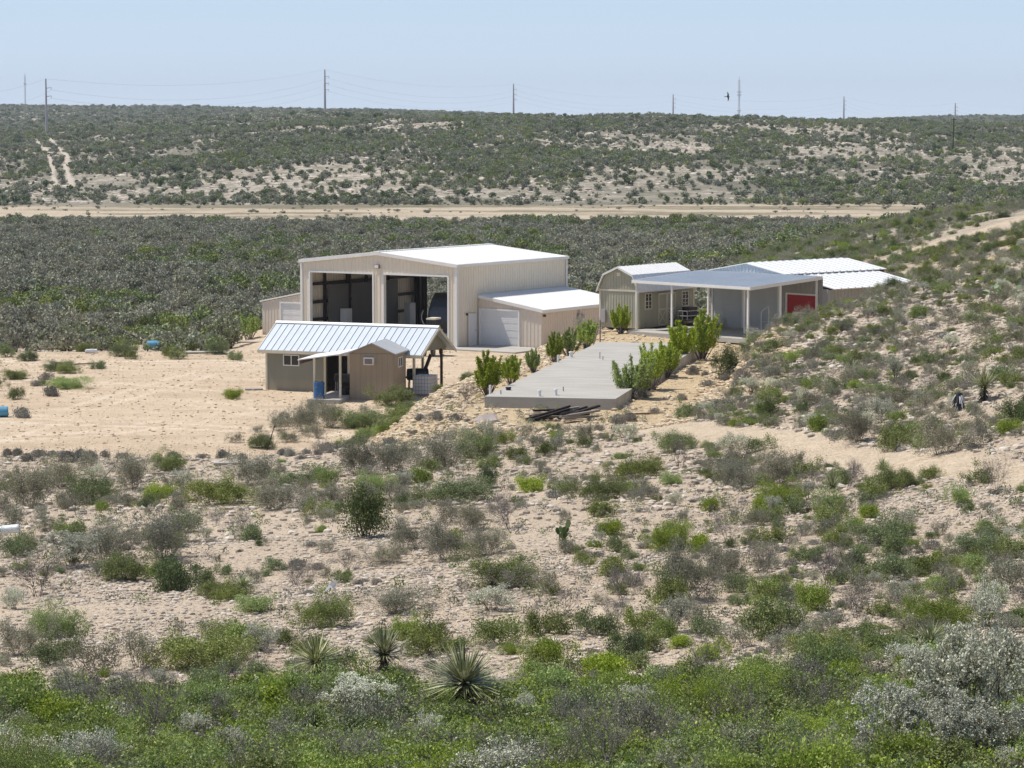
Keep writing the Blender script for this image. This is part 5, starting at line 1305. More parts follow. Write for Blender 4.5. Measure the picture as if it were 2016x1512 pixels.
# ---- plants read off the photograph: (kind, x, y of the foot, width, height, label)
HAND = [
 # along the slab
 ('broom', 960, 778, 60, 82, 'upright yellow green broom shrub at the front left corner of the concrete slab'),
 ('broom', 1006, 758, 46, 58, 'low upright broom shrub, second from the front on the left edge of the slab'),
 ('broom', 1050, 733, 34, 50, 'small upright broom shrub, third from the front on the left edge of the slab'),
 ('broom', 1090, 712, 42, 68, 'tall narrow broom shrub at the middle of the left edge of the slab'),
 ('broom', 1120, 700, 42, 58, 'upright broom shrub behind the middle one on the left edge of the slab'),
 ('broom', 1155, 686, 46, 56, 'upright broom shrub at the slab back left corner near the steel post'),
 ('broom', 1246, 785, 76, 96, 'spreading broom shrub at the front right corner of the slab'),
 ('broom', 1283, 768, 66, 88, 'bushy broom shrub just behind the front right one on the slab edge'),
 ('broom', 1310, 744, 56, 76, 'yellow green broom shrub on the right edge of the slab with grey bare stems'),
 ('broom', 1342, 714, 64, 94, 'tall green broom shrub on bare grey stems right of the slab'),
 ('broom', 1382, 709, 60, 90, 'dense yellow green broom shrub, rightmost by the slab'),
 ('broom', 1222, 657, 38, 58, 'bright green upright shrub in front of the gambrel shed wall'),
 ('broom', 492, 668, 44, 48, 'bright yellow green shrub beside the left wing of the hangar'),
 ('mound', 1273, 651, 24, 9, 'small grey rounded plant in front of the gambrel shed'),
 ('grey', 1150, 655, 60, 36, 'thin grey shrub growing against the right wing of the hangar'),
 ('grey', 1405, 655, 44, 34, 'grey shrub in front of the left carport posts'),
 ('dark', 1432, 746, 66, 62, 'dark green bristly bush overhanging the cut bank right of the slab'),
 ('grey', 1418, 812, 60, 42, 'grey green shrub at the foot of the cut bank'),
 ('bright', 1496, 818, 62, 32, 'bright green low shrub right of the cut bank'),
 # yuccas, cacti
 ('yucca', 915, 1398, 200, 140, 'largest yucca, a spiky rosette on a black trunk in the lower middle'),
 ('yucca', 622, 1340, 130, 100, 'spiky yucca at the edge of the green carpet left of the largest one'),
 ('yucca', 757, 1322, 120, 92, 'pale yucca half hidden behind grey twigs between the two other near yuccas'),
 ('yucca', 478, 1170, 66, 46, 'small yucca on the right end of a low green bush'),
 ('yucca', 1937, 790, 84, 70, 'dark spiky yucca on the hillside at the right edge'),
 ('yucca', 1722, 478, 34, 26, 'small yucca on the distant slope above the white lean-to roof'),
 ('yucca', 1758, 487, 34, 26, 'second small yucca on the distant slope right of its twin'),
 ('yucca', 285, 1395, 60, 50, 'yucca with few pale blades behind the bare forked twigs at the lower left'),
 ('pads', 732, 1512, 60, 62, 'prickly pear with upright round pads at the bottom of the view'),
 ('pads', 1977, 582, 60, 24, 'dark prickly pear patch high on the right hillside'),
 ('pads', 1105, 1082, 44, 42, 'narrow dark cactus with pointed stalks on the middle slope'),
 # distinctive bushes
 ('dark', 722, 1056, 112, 96, 'dense dark green bush on the middle slope left of centre'),
 ('dark', 352, 1166, 112, 72, 'dark green bush left of the small yucca on the lower left slope'),
 ('dark', 1240, 1300, 84, 60, 'dark leafy shrub above the green carpet right of the largest yucca'),
 ('bright', 1316, 1082, 112, 70, 'rounded bright green shrub on the middle slope with a grey mound at its foot'),
 ('green', 982, 1152, 160, 74, 'wide yellow green shrub in the middle of the lower slope'),
 ('green', 1500, 1254, 128, 92, 'dense green shrub with pale tips on the right lower slope'),
 ('bright', 1855, 1238, 140, 84, 'lopsided bright green shrub on the lower right slope'),
 ('green', 1732, 1072, 124, 66, 'broad green shrub with scattered pale flowers on the right slope'),
 ('green', 1928, 1094, 118, 60, 'flat topped green shrub at the right edge below the track'),
 ('green', 980, 1268, 118, 78, 'round green shrub with a dark underside below the wide yellow green one'),
 ('green', 635, 1234, 118, 80, 'green shrub carrying the torn white plastic sheet'),
 ('grey', 780, 1206, 160, 62, 'long grey shrub right of the one with the white plastic'),
 ('silver', 970, 1204, 112, 62, 'pale silver shrub just below the wide yellow green shrub'),
 ('bare', 1100, 1214, 110, 66, 'pale leafless shrub right of the silver one on the lower slope'),
 ('bare', 1230, 1182, 94, 88, 'bare forked shrub with a few green leaves on the lower slope'),
 ('grey', 1352, 1180, 136, 140, 'tall hazy grey shrub right of the bright green round one'),
 ('grey', 1425, 1140, 120, 90, 'silver grey shrub between the tall hazy one and the bare twigs'),
 ('bare', 1502, 1134, 96, 86, 'brown leafless shrub on the right middle slope'),
 ('bare', 1622, 1162, 124, 112, 'small bare tree with a black stem growing out of green leaves'),
 ('bright', 1602, 1206, 90, 72, 'bright green leaves at the foot of the small bare tree'),
 ('bare', 1692, 1216, 84, 66, 'pale twiggy shrub below the broad green shrub on the right'),
 ('grey', 1985, 1160, 110, 90, 'grey twiggy shrub cut by the right edge'),
 ('bare', 1965, 966, 70, 76, 'fan of bare pale stems just below the track at the right edge'),
 ('bare', 1665, 962, 88, 62, 'leafless grey shrub just below the track'),
 ('grey', 1532, 962, 112, 92, 'hazy grey shrub below the track right of centre'),
 ('bright', 1540, 992, 96, 50, 'green shrub in front of the hazy grey one below the track'),
 ('green', 1757, 964, 96, 54, 'green shrub below the track right of the leafless grey one'),
 ('grey', 1850, 895, 122, 96, 'large grey green shrub over white dead stems just above the track'),
 ('grey', 1690, 872, 100, 80, 'grey green shrub with a bleached stump above the track'),
 ('green', 1757, 888, 70, 70, 'green shrub right of the bleached stump above the track'),
 ('bright', 1612, 848, 56, 42, 'small bright green shrub above the track'),
 ('green', 1332, 888, 88, 46, 'green shrub just below the start of the track'),
 ('green', 1486, 888, 70, 40, 'low green shrub on the near side of the track'),
 ('green', 1250, 942, 100, 54, 'olive green shrub on the slope below the charred boards'),
 ('green', 1180, 984, 92, 54, 'grey green shrub left below the olive green one'),
 ('grey', 1440, 960, 90, 70, 'thin grey shrub left of the hazy grey one'),
 ('grey', 1275, 976, 74, 32, 'low violet grey mound on the slope right of centre'),
 # bushes below the yard
 ('grey', 262, 964, 112, 88, 'round grey shrub at the edge of the bare yard on the left'),
 ('green', 330, 925, 80, 42, 'green shrub right behind the round grey one at the yard edge'),
 ('green', 180, 992, 100, 70, 'olive green shrub in the cluster at the left below the yard'),
 ('grey', 60, 1000, 150, 100, 'big grey green shrub cluster at the left edge below the yard'),
 ('grey', 120, 960, 130, 70, 'grey shrub at the back of the left cluster below the yard'),
 ('grey', 500, 956, 130, 74, 'purplish grey shrub on the slope below the small house'),
 ('green', 440, 992, 130, 62, 'green shrub in front of the purplish grey one'),
 ('grey', 545, 1002, 120, 62, 'grey shrub right of the green one below the yard'),
 ('grey', 645, 992, 100, 50, 'thin brownish grey shrub left of the dense dark green bush'),
 ('grey', 705, 935, 120, 84, 'grey shrub at the foot of the yellow embankment'),
 ('grey', 775, 930, 110, 80, 'second grey shrub at the foot of the yellow embankment'),
 ('grey', 868, 922, 130, 82, 'dark grey shrub in the row under the embankment'),
 ('green', 935, 902, 100, 60, 'green shrub closing the row under the embankment at the right'),
 ('bright', 738, 966, 84, 42, 'low green shrub in front of the row under the embankment'),
 ('green', 893, 990, 140, 60, 'yellow green shrub on the slope below the embankment'),
 ('grey', 600, 848, 90, 62, 'grey shrub on the slope in front of the small house'),
 ('grey', 648, 842, 80, 60, 'grey shrub in front of the porch of the tan shed'),
 ('bright', 710, 842, 110, 44, 'green weeds at the foot of the embankment beside the tan shed'),
 ('green', 770, 800, 90, 46, 'green weeds growing against the right side of the tan shed'),
 ('green', 522, 882, 72, 34, 'low green shrub behind the slanting black stick'),
 ('bright', 458, 786, 40, 24, 'lone small green plant on the bare yard'),
 ('green', 118, 730, 76, 24, 'grey green weeds at the back left of the yard'),
 ('bright', 130, 764, 90, 26, 'bright green weeds on the left of the yard'),
 ('green', 30, 745, 46, 20, 'low weeds at the far left of the yard'),
 ('bare', 915, 793, 60, 44, 'grey leafless looking shrub on the gravel left of the slab'),
 ('grey', 210, 1106, 150, 100, 'silvery grey shrub in the large thicket at the left'),
 ('grey', 320, 1100, 160, 110, 'brownish grey shrub at the right of the large left thicket'),
 ('silver', 140, 1116, 130, 90, 'pale silver shrub in the middle of the large left thicket'),
 ('green', 250, 1142, 110, 66, 'grey green shrub at the front of the large left thicket'),
 ('bare', 75, 1176, 110, 100, 'dark forked bare shrub at the left edge'),
 ('bare', 470, 1062, 84, 66, 'bare twiggy shrub below the green one on the left slope'),
 ('green', 492, 1064, 66, 42, 'yellow green plant among bare twigs on the left slope'),
 ('grey', 800, 1082, 130, 76, 'grey green shrub right of the dense dark green bush'),
 ('grey', 880, 1104, 150, 92, 'broad grey shrub left of the wide yellow green one'),
 ('grey', 762, 1110, 100, 50, 'low grey shrub below the dense dark green bush'),
 ('grey', 960, 1092, 110, 66, 'thin grey shrub above the wide yellow green one'),
 ('bare', 1005, 1042, 100, 80, 'bare grey shrub on the middle slope'),
 ('grey', 930, 1044, 110, 66, 'thin grey shrub left of the bare one on the middle slope'),
 ('bright', 110, 1256, 130, 76, 'leafy green shrub at the left above the pale gravel'),
 ('grey', 40, 1290, 130, 90, 'grey shrub at the left edge of the lower slope'),
 ('grey', 190, 1324, 130, 84, 'upright brownish grey shrub on the lower left slope'),
 ('grey', 275, 1318, 110, 90, 'second upright brownish grey shrub, right of its twin'),
 ('green', 400, 1312, 210, 92, 'broad bright green shrub at the lower left'),
 ('grey', 420, 1268, 110, 70, 'grey shrub behind the broad bright green one'),
 ('bright', 480, 1276, 110, 64, 'green shrub at the right of the grey one on the lower left'),
 ('bright', 30, 1374, 120, 62, 'rounded green shrub at the lower left edge'),
 ('green', 440, 1178, 110, 48, 'low green bush carrying the small yucca at its right end'),
 ('bright', 500, 1204, 90, 38, 'bright low shrub below the small yucca'),
 ('bright', 1080, 1302, 96, 60, 'pair of leafy tufts right of the largest yucca'),
 ('bright', 1195, 1332, 130, 66, 'flat leafy shrub at the right behind the green carpet'),
 ('green', 1180, 1252, 90, 66, 'green shrub on the lower slope left of its darker neighbour'),
 ('green', 1262, 1244, 92, 64, 'darker green shrub on the lower slope left of the silvery twigs'),
 ('silver', 1325, 1246, 72, 90, 'silvery twigs beside the darker green shrub'),
 ('bright', 1345, 1272, 66, 32, 'small vivid green cushion on the lower right slope'),
 ('bright', 1392, 1300, 74, 42, 'vivid green cushion just below the smaller one'),
 ('bright', 1480, 1384, 180, 96, 'wide bright green shrub at the lower right'),
 ('green', 1640, 1300, 150, 70, 'soft green shrub behind the wide bright one'),
 ('silver', 1790, 1336, 100, 88, 'slender silver shrub left of the large silver bushes'),
 ('green', 1740, 1388, 160, 70, 'reddish green shrub in front of the slender silver one'),
 ('green', 1690, 1052, 66, 30, 'small green cushion above the broad green shrub'),
 ('silver', 1945, 1500, 290, 330, 'largest silver leaved bush on black stems at the lower right corner'),
 ('silver', 1760, 1530, 240, 200, 'silver leaved bush left of the largest one at the bottom'),
 ('silver', 1900, 1560, 220, 200, 'silver leaved bush in front of the largest one at the bottom right'),
 ('silver', 60, 1520, 150, 130, 'silver leaved bush at the lower left corner'),
 ('silver', 170, 1540, 130, 120, 'second silver leaved bush near the lower left corner'),
 ('bare', 275, 1478, 190, 170, 'bare forked shrub with black branches at the lower left'),
 ('bare', 440, 1440, 120, 90, 'hazy grey twigs right of the bare forked shrub'),
 ('bare', 600, 1410, 130, 76, 'thin grey twiggy shrub below the left near yucca'),
 ('silver', 700, 1400, 150, 90, 'silver grey shrub left of the largest yucca'),
 ('bare', 1280, 1490, 150, 120, 'bleached bare twigs at the bottom right of centre'),
 ('bare', 680, 1510, 140, 100, 'bleached arching twigs at the bottom left of centre'),
]
for (k, px_, py_, w, hh, lab) in HAND:
    if py_ > 1500: p = on_z(px_, py_, -9.5); p[2] = gz(p[0], p[1])
    else: p = ground_at(px_, py_, 120 if (py_ < 700 and px_ < 1500) else 28)
    s_ = p[1] / F
    hh *= {'green': .84, 'bright': .84, 'grey': .82, 'silver': .8, 'mound': .8, 'broom': .92}.get(k, 1)
    plant(k, p[0], p[1], w * s_, hh * s_, lab, parts=True)
    taken.append((p[0], p[1], w * s_ * (.75 if k in ('yucca', 'pads') else .42)))
# burnt yucca stump
p = ground_at(1888, 808); bs_ = empty('burnt_yucca', tuple(p), .4, 'black burnt yucca stump streaked white on the right hillside', 'stump')
q_ = PM(5); 
for i in range(90):
    a = q_.r.uniform(0, 6.28); z = q_.r.uniform(.1, .55); d = np.array([math.cos(a) * .5, math.sin(a) * .5, -.8]); o = np.array([math.cos(a) * .13, math.sin(a) * .13, z]); sd = np.array([-math.sin(a), math.cos(a), 0])
    q_.lv.append(np.array([[o - sd * .02, o + sd * .02, o + d * .3 + sd * .008, o + d * .3 - sd * .008]]))
L['ash'] = leaf('ash_blade', (0.01, 0.01, 0.012), (0.03, 0.03, 0.035), (0.6, 0.6, 0.62), 0, .8)
for nm_, me_ in (('dead_blades', q_.meshes('b', L['ash'], L['ash'])['leaf']),):
    c = bpy.data.objects.new(nm_, me_); COL.objects.link(c); c.parent = bs_
MB().lathe([(.14, -.1), (.17, .1), (.16, .4), (.10, .58), (.02, .62)], 10).build('trunk', M['black'], bs_)

# ---- candidates scattered over the slopes; the largest in view become single objects, the rest one object per kind
TK = np.array(taken)
cand = {k: [] for k in KIND}
def clear_of(x, y, r=.0):
    return np.all((TK[:, 0] - x) ** 2 + (TK[:, 1] - y) ** 2 > (TK[:, 2] + r) ** 2)
def try_scatter(n, ymin, ymax, pxmin, pxmax, pick, dens):
    """random ground points between two distances and two bearings"""
    u = rng.random(n); Yv = np.sqrt(ymin ** 2 + u * (ymax ** 2 - ymin ** 2)); px = rng.uniform(pxmin, pxmax, n); X = (px - 1008) / F * Yv
    p, r, y_, b, s = masks(X, Yv)
    bs = polysdf(X, Yv, BENCH); dn = dens(X, Yv, px)
    ok = (rng.random(n) < dn) & (p < .35) & (y_ < .5) & (bs > 1.0)
    return X[ok], Yv[ok], px[ok]
cell = {}
def spaced(x, y, d):
    i, j = int(x // 2), int(y // 2)
    for a in (-1, 0, 1):
        for b in (-1, 0, 1):
            for (qx, qy, qd) in cell.get((i + a, j + b), ()):
                if (qx - x) ** 2 + (qy - y) ** 2 < (d + qd) ** 2: return False
    cell.setdefault((i, j), []).append((x, y, d)); return True
# clump noise makes thickets and bare patches
def clump(X, Y, s=61): return fbm(X / 5.0, Y / 9.0, s, 3)
def add_region(n, y0, y1, p0, p1, mix, dens, wr, hr=.6, dest=None):
    dest = cand if dest is None else dest
    X, Y, PX = try_scatter(n, y0, y1, p0, p1, mix, dens)
    ks = list(mix); ws = np.array([mix[k] for k in ks]); ws = ws / ws.sum()
    for x, y in zip(X, Y):
        k = ks[rng.choice(len(ks), p=ws)]
        w = wr[0] + (wr[1] - wr[0]) * rng.random() ** 1.7
        if k == 'mound': w *= .62
        if k == 'yucca': w = rng.uniform(.7, 1.0)
        if k == 'pads': w = rng.uniform(.6, 1.2)
        if not clear_of(x, y, w * .15 + (.25 if y < 50 else 0)): continue
        if not spaced(x, y, w * .33): continue
        hk = {'mound': .38, 'bright': .5, 'green': .55, 'grey': .62, 'bare': .8, 'silver': .8, 'dark': .7, 'yucca': .85, 'pads': .6, 'broom': 1}[k]
        dest[k].append((x, y, w, w * hk * rng.uniform(.8, 1.25) * (hr / .6)))
# near carpet along the bottom
add_region(2600, 37, 49.5, -150, 2170, dict(bright=5.5, green=2.6, grey=1.6, silver=.5, bare=1.0, mound=.3), lambda X, Y, P: .95 - .5 * sstep(46, 49.5, Y), (.5, 1.3))
# open middle slope
add_region(2600, 49.5, 78, -150, 1500, dict(green=2.2, bright=1.2, grey=2.4, bare=1.3, silver=.5, mound=2.4, dark=.12), lambda X, Y, P: np.clip(.11 + .42 * clump(X, Y), .02, .45), (.3, .95))
add_region(3400, 78, 118, -150, 1500, dict(green=2.2, bright=1, grey=3.4, bare=1.2, mound=2.6, dark=.15, silver=.4), lambda X, Y, P: np.clip(.17 + .55 * clump(X, Y), .03, .6) * np.where((P < 900) & (Y > 103), .15, 1), (.35, 1.15))
# right side slope and hillside
add_region(2600, 49.5, 84, 1500, 2170, dict(green=2.6, bright=1.2, grey=2, bare=1.4, mound=3.2, silver=.5, yucca=.06), lambda X, Y, P: np.clip(.16 + .45 * clump(X, Y), .03, .5), (.3, .95))
add_region(9000, 84, 190, 1390, 2170, dict(green=3.4, bright=.7, grey=4.2, bare=1.2, mound=3.6, dark=.4, silver=.4, yucca=.08), lambda X, Y, P: np.clip(.42 + .6 * clump(X, Y), .09, .85), (.4, 1.2), .52)
add_region(9000, 190, 340, 1440, 2170, dict(green=3.6, bright=.6, grey=3.8, mound=2, dark=.8, yucca=.08), lambda X, Y, P: np.clip(.38 + .5 * clump(X / 2, Y / 2), .1, .8) * (linesdf(X, Y, TRACK_FAR) > 5.4), (.7, 1.6), .5)
# the same brush carried on beyond both edges of the view
outer = {k: [] for k in KIND}
for (a, b) in ((-1300, -150), (2170, 3500)):
    add_region(1100, 34, 50, a, b, dict(bright=5, green=3, grey=2, bare=1), lambda X, Y, P: .8, (.5, 1.2), dest=outer)
    add_region(3600, 50, 125, a, b, dict(green=2.6, bright=.8, grey=3, bare=1.2, mound=2.6), lambda X, Y, P: np.clip(.2 + .5 * clump(X, Y), .04, .6), (.35, 1.2), dest=outer)
add_region(9000, 125, 340, 2170, 3500, dict(green=3.4, bright=.6, grey=4, mound=3), lambda X, Y, P: np.clip(.4 + .6 * clump(X, Y), .09, .85), (.5, 1.6), .5, dest=outer)
# weeds round the yard, the embankment and the shed
def weeds(n, poly, k, w0, w1):
    P_ = np.array(poly); x0, y0 = P_.min(0); x1, y1 = P_.max(0)
    X = rng.uniform(x0, x1, n); Y = rng.uniform(y0, y1, n); ins = polysdf(X, Y, poly) < 0
    for x, y in zip(X[ins], Y[ins]):
        w = rng.uniform(w0, w1)
        if spaced(x, y, w * .3): cand[k].append((x, y, w, w * rng.uniform(.4, .7)))
weeds(230, [(-5.2, 128), (-3.9, 141), (-1.9, 149), (-.3, 156), (.6, 164), (.0, 170), (-2.6, 160), (-4.6, 150), (-6.2, 141), (-7.8, 130)], 'green', .5, 1.2)
weeds(60, [(-5.6, 127), (-4.5, 145), (-6.0, 146), (-8.8, 126)], 'bright', .5, 1.0)
weeds(40, [(-13, 132), (-8, 130), (-7, 148), (-11, 146)], 'grey', .6, 1.3)
weeds(38, [(-38, 128), (-24, 126), (-25, 172), (-38, 175)], 'mound', .4, .9)
weeds(12, [(-38, 140), (-25, 140), (-25, 178), (-38, 180)], 'green', .5, 1.3)
weeds(60, [(-24, 118), (-4, 117), (-5, 123), (-24, 126)], 'mound', .3, .8)
weeds(26, [(3, 118), (12, 118), (12, 134), (6, 128)], 'mound', .4, .8)
weeds(22, [(5.6, 133), (10.5, 133), (12, 150), (9.5, 150)], 'mound', .4, .8)
weeds(12, [(-5.0, 120), (-1, 118), (-2, 134), (-4.2, 136)], 'mound', .3, .7)
weeds(14, [(-35, 176), (-24, 178), (-16.5, 178), (-16.5, 186), (-35, 186)], 'green', .8, 1.6)

where = lambda x, y: ('among the green carpet along the bottom' if y < 49.5 else 'on the open stony slope' if y < 84 else 'on the slope below the bare yard' if y < 125 and x < .02 * y else
        'on the slope below the slab and track' if y < 100 else 'on the right hillside' if x > .06 * y else 'around the yard and embankment')
desc = {'green': 'small green shrub', 'bright': 'small bright leafy shrub', 'grey': 'small grey shrub', 'silver': 'small silver leaved shrub', 'bare': 'small leafless twiggy shrub', 'mound': 'low grey mound plant',
        'dark': 'small dark green bush', 'yucca': 'small spiky yucca', 'pads': 'small prickly pear', 'broom': 'broom shrub'}
rest = {}
for k, lst in cand.items():
    lst.sort(key=lambda c: -c[2] / c[1])
    lim = 295 - counts.get(k, 0)
    for (x, y, w, hh) in lst[:lim]:
        o = plant(k, x, y, w, hh, desc[k] + ' ' + where(x, y))
        o['group'] = GROUPS[k] + ', small ones ' + where(x, y)
    rest[k] = lst[lim:] + outer[k]

# ------------------------------------------------------------------ uncountable scrub and stones: points with instanced plants
def stuff(name, pts, protos, label=None):
    """pts: rows of x, y, z, width scale, height scale"""
    pts = np.array(pts, float)
    if not len(pts): return
    coll = bpy.data.collections.new(name + '_sources')
    for i, me in enumerate(protos):
        ob = bpy.data.objects.new('%s_source_%02d' % (name, i), me); coll.objects.link(ob)
    me = bpy.data.meshes.new(name); n = len(pts)
    me.vertices.add(n); me.vertices.foreach_set('co', pts[:, :3].astype(np.float32).ravel())
    a = me.attributes.new('sc', 'FLOAT_VECTOR', 'POINT'); a.data.foreach_set('vector', np.stack([pts[:, 3], pts[:, 3], pts[:, 4]], 1).astype(np.float32).ravel())
    a = me.attributes.new('rz', 'FLOAT', 'POINT'); a.data.foreach_set('value', rng.uniform(0, 6.283, n).astype(np.float32))
    a = me.attributes.new('pick', 'INT', 'POINT'); a.data.foreach_set('value', rng.integers(0, len(protos), n).astype(np.int32))
    o = bpy.data.objects.new(name, me); COL.objects.link(o); tag(o, kind='stuff')
    if label: o['label'] = label
    ng = bpy.data.node_groups.new(name, 'GeometryNodeTree')
    ng.interface.new_socket('Geometry', in_out='INPUT', socket_type='NodeSocketGeometry'); ng.interface.new_socket('Geometry', in_out='OUTPUT', socket_type='NodeSocketGeometry')
    gi = ng.nodes.new('NodeGroupInput'); go = ng.nodes.new('NodeGroupOutput'); ip = ng.nodes.new('GeometryNodeInstanceOnPoints'); ci = ng.nodes.new('GeometryNodeCollectionInfo')
    ci.inputs['Collection'].default_value = coll; ci.inputs['Separate Children'].default_value = True; ci.inputs['Reset Children'].default_value = True
    def na(nm, t):
        x = ng.nodes.new('GeometryNodeInputNamedAttribute'); x.data_type = t; x.inputs['Name'].default_value = nm
        return [s_ for s_ in x.outputs if s_.enabled and s_.name == 'Attribute'][0]
    cx = ng.nodes.new('ShaderNodeCombineXYZ'); ng.links.new(na('rz', 'FLOAT'), cx.inputs['Z'])
    er = ng.nodes.new('FunctionNodeEulerToRotation'); ng.links.new(cx.outputs[0], er.inputs[0])
    ng.links.new(gi.outputs[0], ip.inputs['Points']); ng.links.new(ci.outputs[0], ip.inputs['Instance'])
    ip.inputs['Pick Instance'].default_value = True
    ng.links.new(na('pick', 'INT'), ip.inputs['Instance Index']); ng.links.new(er.outputs[0], ip.inputs['Rotation']); ng.links.new(na('sc', 'FLOAT_VECTOR'), ip.inputs['Scale'])
    ng.links.new(ip.outputs[0], go.inputs[0])
    md = o.modifiers.new('scatter', 'NODES'); md.node_group = ng
    return o

for k, lst in rest.items():
    if not lst: continue
    vs, bw, bh, nm, cat = KIND[k]
    P_ = np.array(lst); Z = H(P_[:, 0], P_[:, 1]) - .02
    stuff(nm + '_scrub', np.column_stack([P_[:, 0], P_[:, 1], Z, P_[:, 2] / bw, P_[:, 3] / bh]), [v['all'] for v in vs])

def wedge(n, y0, y1, p0=-1000, p1=3000):
    u = rng.random(n); Yv = np.sqrt(y0 ** 2 + u * (y1 ** 2 - y0 ** 2)); px = rng.uniform(p0, p1, n); return (px - 1008) / F * Yv, Yv, px

# small weeds and grass tufts between the shrubs
TUFT = [g_bush(300 + i, .3, .16, 7, 0, 10, .022, .05, ('grey', 'green', 'mound')[i % 3], 'twig', tr=.003, fill=90)['all'] for i in range(6)]
X, Y, PX = wedge(9000, 38, 135, -250, 2260); m_ = masks(X, Y)
ok = (m_[0] < .5) & (m_[2] < .6) & (rng.random(len(X)) < np.clip(.35 + clump(X, Y, 77), .06, 1))
X, Y = X[ok], Y[ok]; w = rng.uniform(.6, 1.8, len(X)); stuff('weed_tufts', np.column_stack([X, Y, H(X, Y), w, w * rng.uniform(.7, 1.3, len(X))]), TUFT)
GC = [g_bush(320 + i, .55, .34, 10, 1, 22, .026, .06, ('bright', 'green', 'bright', 'grey')[i % 4], 'twig', tr=.004, fill=260)['all'] for i in range(6)]
X, Y, PX = wedge(5600, 36, 51, -700, 2700); ok = rng.random(len(X)) < np.clip(1.15 - sstep(45, 51, Y + 2.5 * clump(X, Y, 5)), 0, 1) * .95
ok &= np.array([np.all((TK[:, 0] - a) ** 2 + (TK[:, 1] - b - .3) ** 2 > (TK[:, 2] * .8) ** 2) for a, b in zip(X, Y)])
X, Y = X[ok], Y[ok]; w = rng.uniform(.7, 1.4, len(X)); stuff('green_ground_cover', np.column_stack([X, Y, H(X, Y) - .02, w, w * rng.uniform(.7, 1.2, len(X))]), GC)

# stones
def rock(seed):
    r = np.random.default_rng(seed); mb = MB()
    import bmesh
    bm = bmesh.new(); bmesh.ops.create_icosphere(bm, subdivisions=1, radius=.5)
    for v in bm.verts: v.co = v.co * float(r.uniform(.7, 1.15)); v.co.z *= .8; v.co.x *= 1.15
    me = bpy.data.meshes.new('rock'); bm.to_mesh(me); bm.free(); return me
def rock_mat(name, a, b_, c_):
    m, nt, b = new_mat(name); oi = N(nt, 'ShaderNodeObjectInfo').outputs['Random']
    tc = N(nt, 'ShaderNodeTexCoord').outputs['Object']
    base = ramp(nt, oi, [(0, a), (.6, b_), (1, c_)]); n_ = noise(nt, tc, 5, 4)
    nt.links.new(mixc(nt, .3, base, ramp(nt, n_, [(.3, (.25, .2, .17)), (.7, (.7, .62, .53))])), b.inputs['Base Color']); b.inputs['Roughness'].default_value = .95; b.inputs['Specular IOR Level'].default_value = .1
    return m
RM1 = rock_mat('pale_stone', (.33, .275, .215), (.52, .45, .36), (.74, .68, .58)); RM2 = rock_mat('yellow_stone', (.46, .35, .21), (.62, .49, .32), (.78, .68, .50))
ROCKS = [rock(i) for i in range(6)]; YR = [rock(20 + i) for i in range(6)]
for me in ROCKS: me.materials.append(RM1)
for me in YR: me.materials.append(RM2)
def stones(name, n, y0, y1, p0, p1, s0, s1, cond, protos, pw=2.6):
    X, Y, PX = wedge(n, y0, y1, p0, p1); m_ = masks(X, Y); ok = cond(X, Y, m_, PX)
    X, Y = X[ok], Y[ok]; s = s0 + (s1 - s0) * rng.random(len(X)) ** pw
    stuff(name, np.column_stack([X, Y, H(X, Y) + s * .08, s, s * rng.uniform(.7, 1.1, len(X))]), protos)
stones('slope_stones', 80000, 44, 80, -150, 2170, .04, .17, lambda X, Y, m, P: (m[0] < .4) & (rng.random(len(X)) < np.clip(.6 + fbm(X / 4, Y / 4, 91, 2), .1, 1)), ROCKS, 3.4)
stones('hillside_stones', 80000, 80, 190, -150, 2170, .07, .36, lambda X, Y, m, P: (m[0] < .4) & (m[2] < .4) & (polysdf(X, Y, BENCH) > 3) & (rng.random(len(X)) < np.where(P > 1300, .9, .4)), ROCKS, 3.0)
stones('embankment_stones', 60000, 112, 186, 560, 1560, .06, .36, lambda X, Y, m, P: (polysdf(X, Y, BENCH) > -1.2) & (polysdf(X, Y, BENCH) < 4.5) | ((polysdf(X, Y, BENCH) < -1.2) & (rng.random(len(X)) < .12)) & (m[2] < 2), YR, 3.2)
stones('yard_stones', 5500, 118, 188, -150, 900, .05, .2, lambda X, Y, m, P: (polysdf(X, Y, BENCH) > 3), YR, 3.0)

OR = [rock(40 + i) for i in range(5)]
for me in OR: me.materials.append(RM1)
X, Y, PX = wedge(82000, 800, 1420); ok = (masks(X, Y)[1] < .3) & (rng.random(len(X)) < np.clip(.45 + 1.6 * fbm(X / 40, Y / 50, 81, 3), 0, 1)); X, Y = X[ok], Y[ok]; w = .5 + 2.2 * rng.random(len(X)) ** 3
stuff('hillside_outcrops', np.column_stack([X, Y, H(X, Y) - .05 * w, w * 1.3, w * rng.uniform(.35, .7, len(X))]), OR)
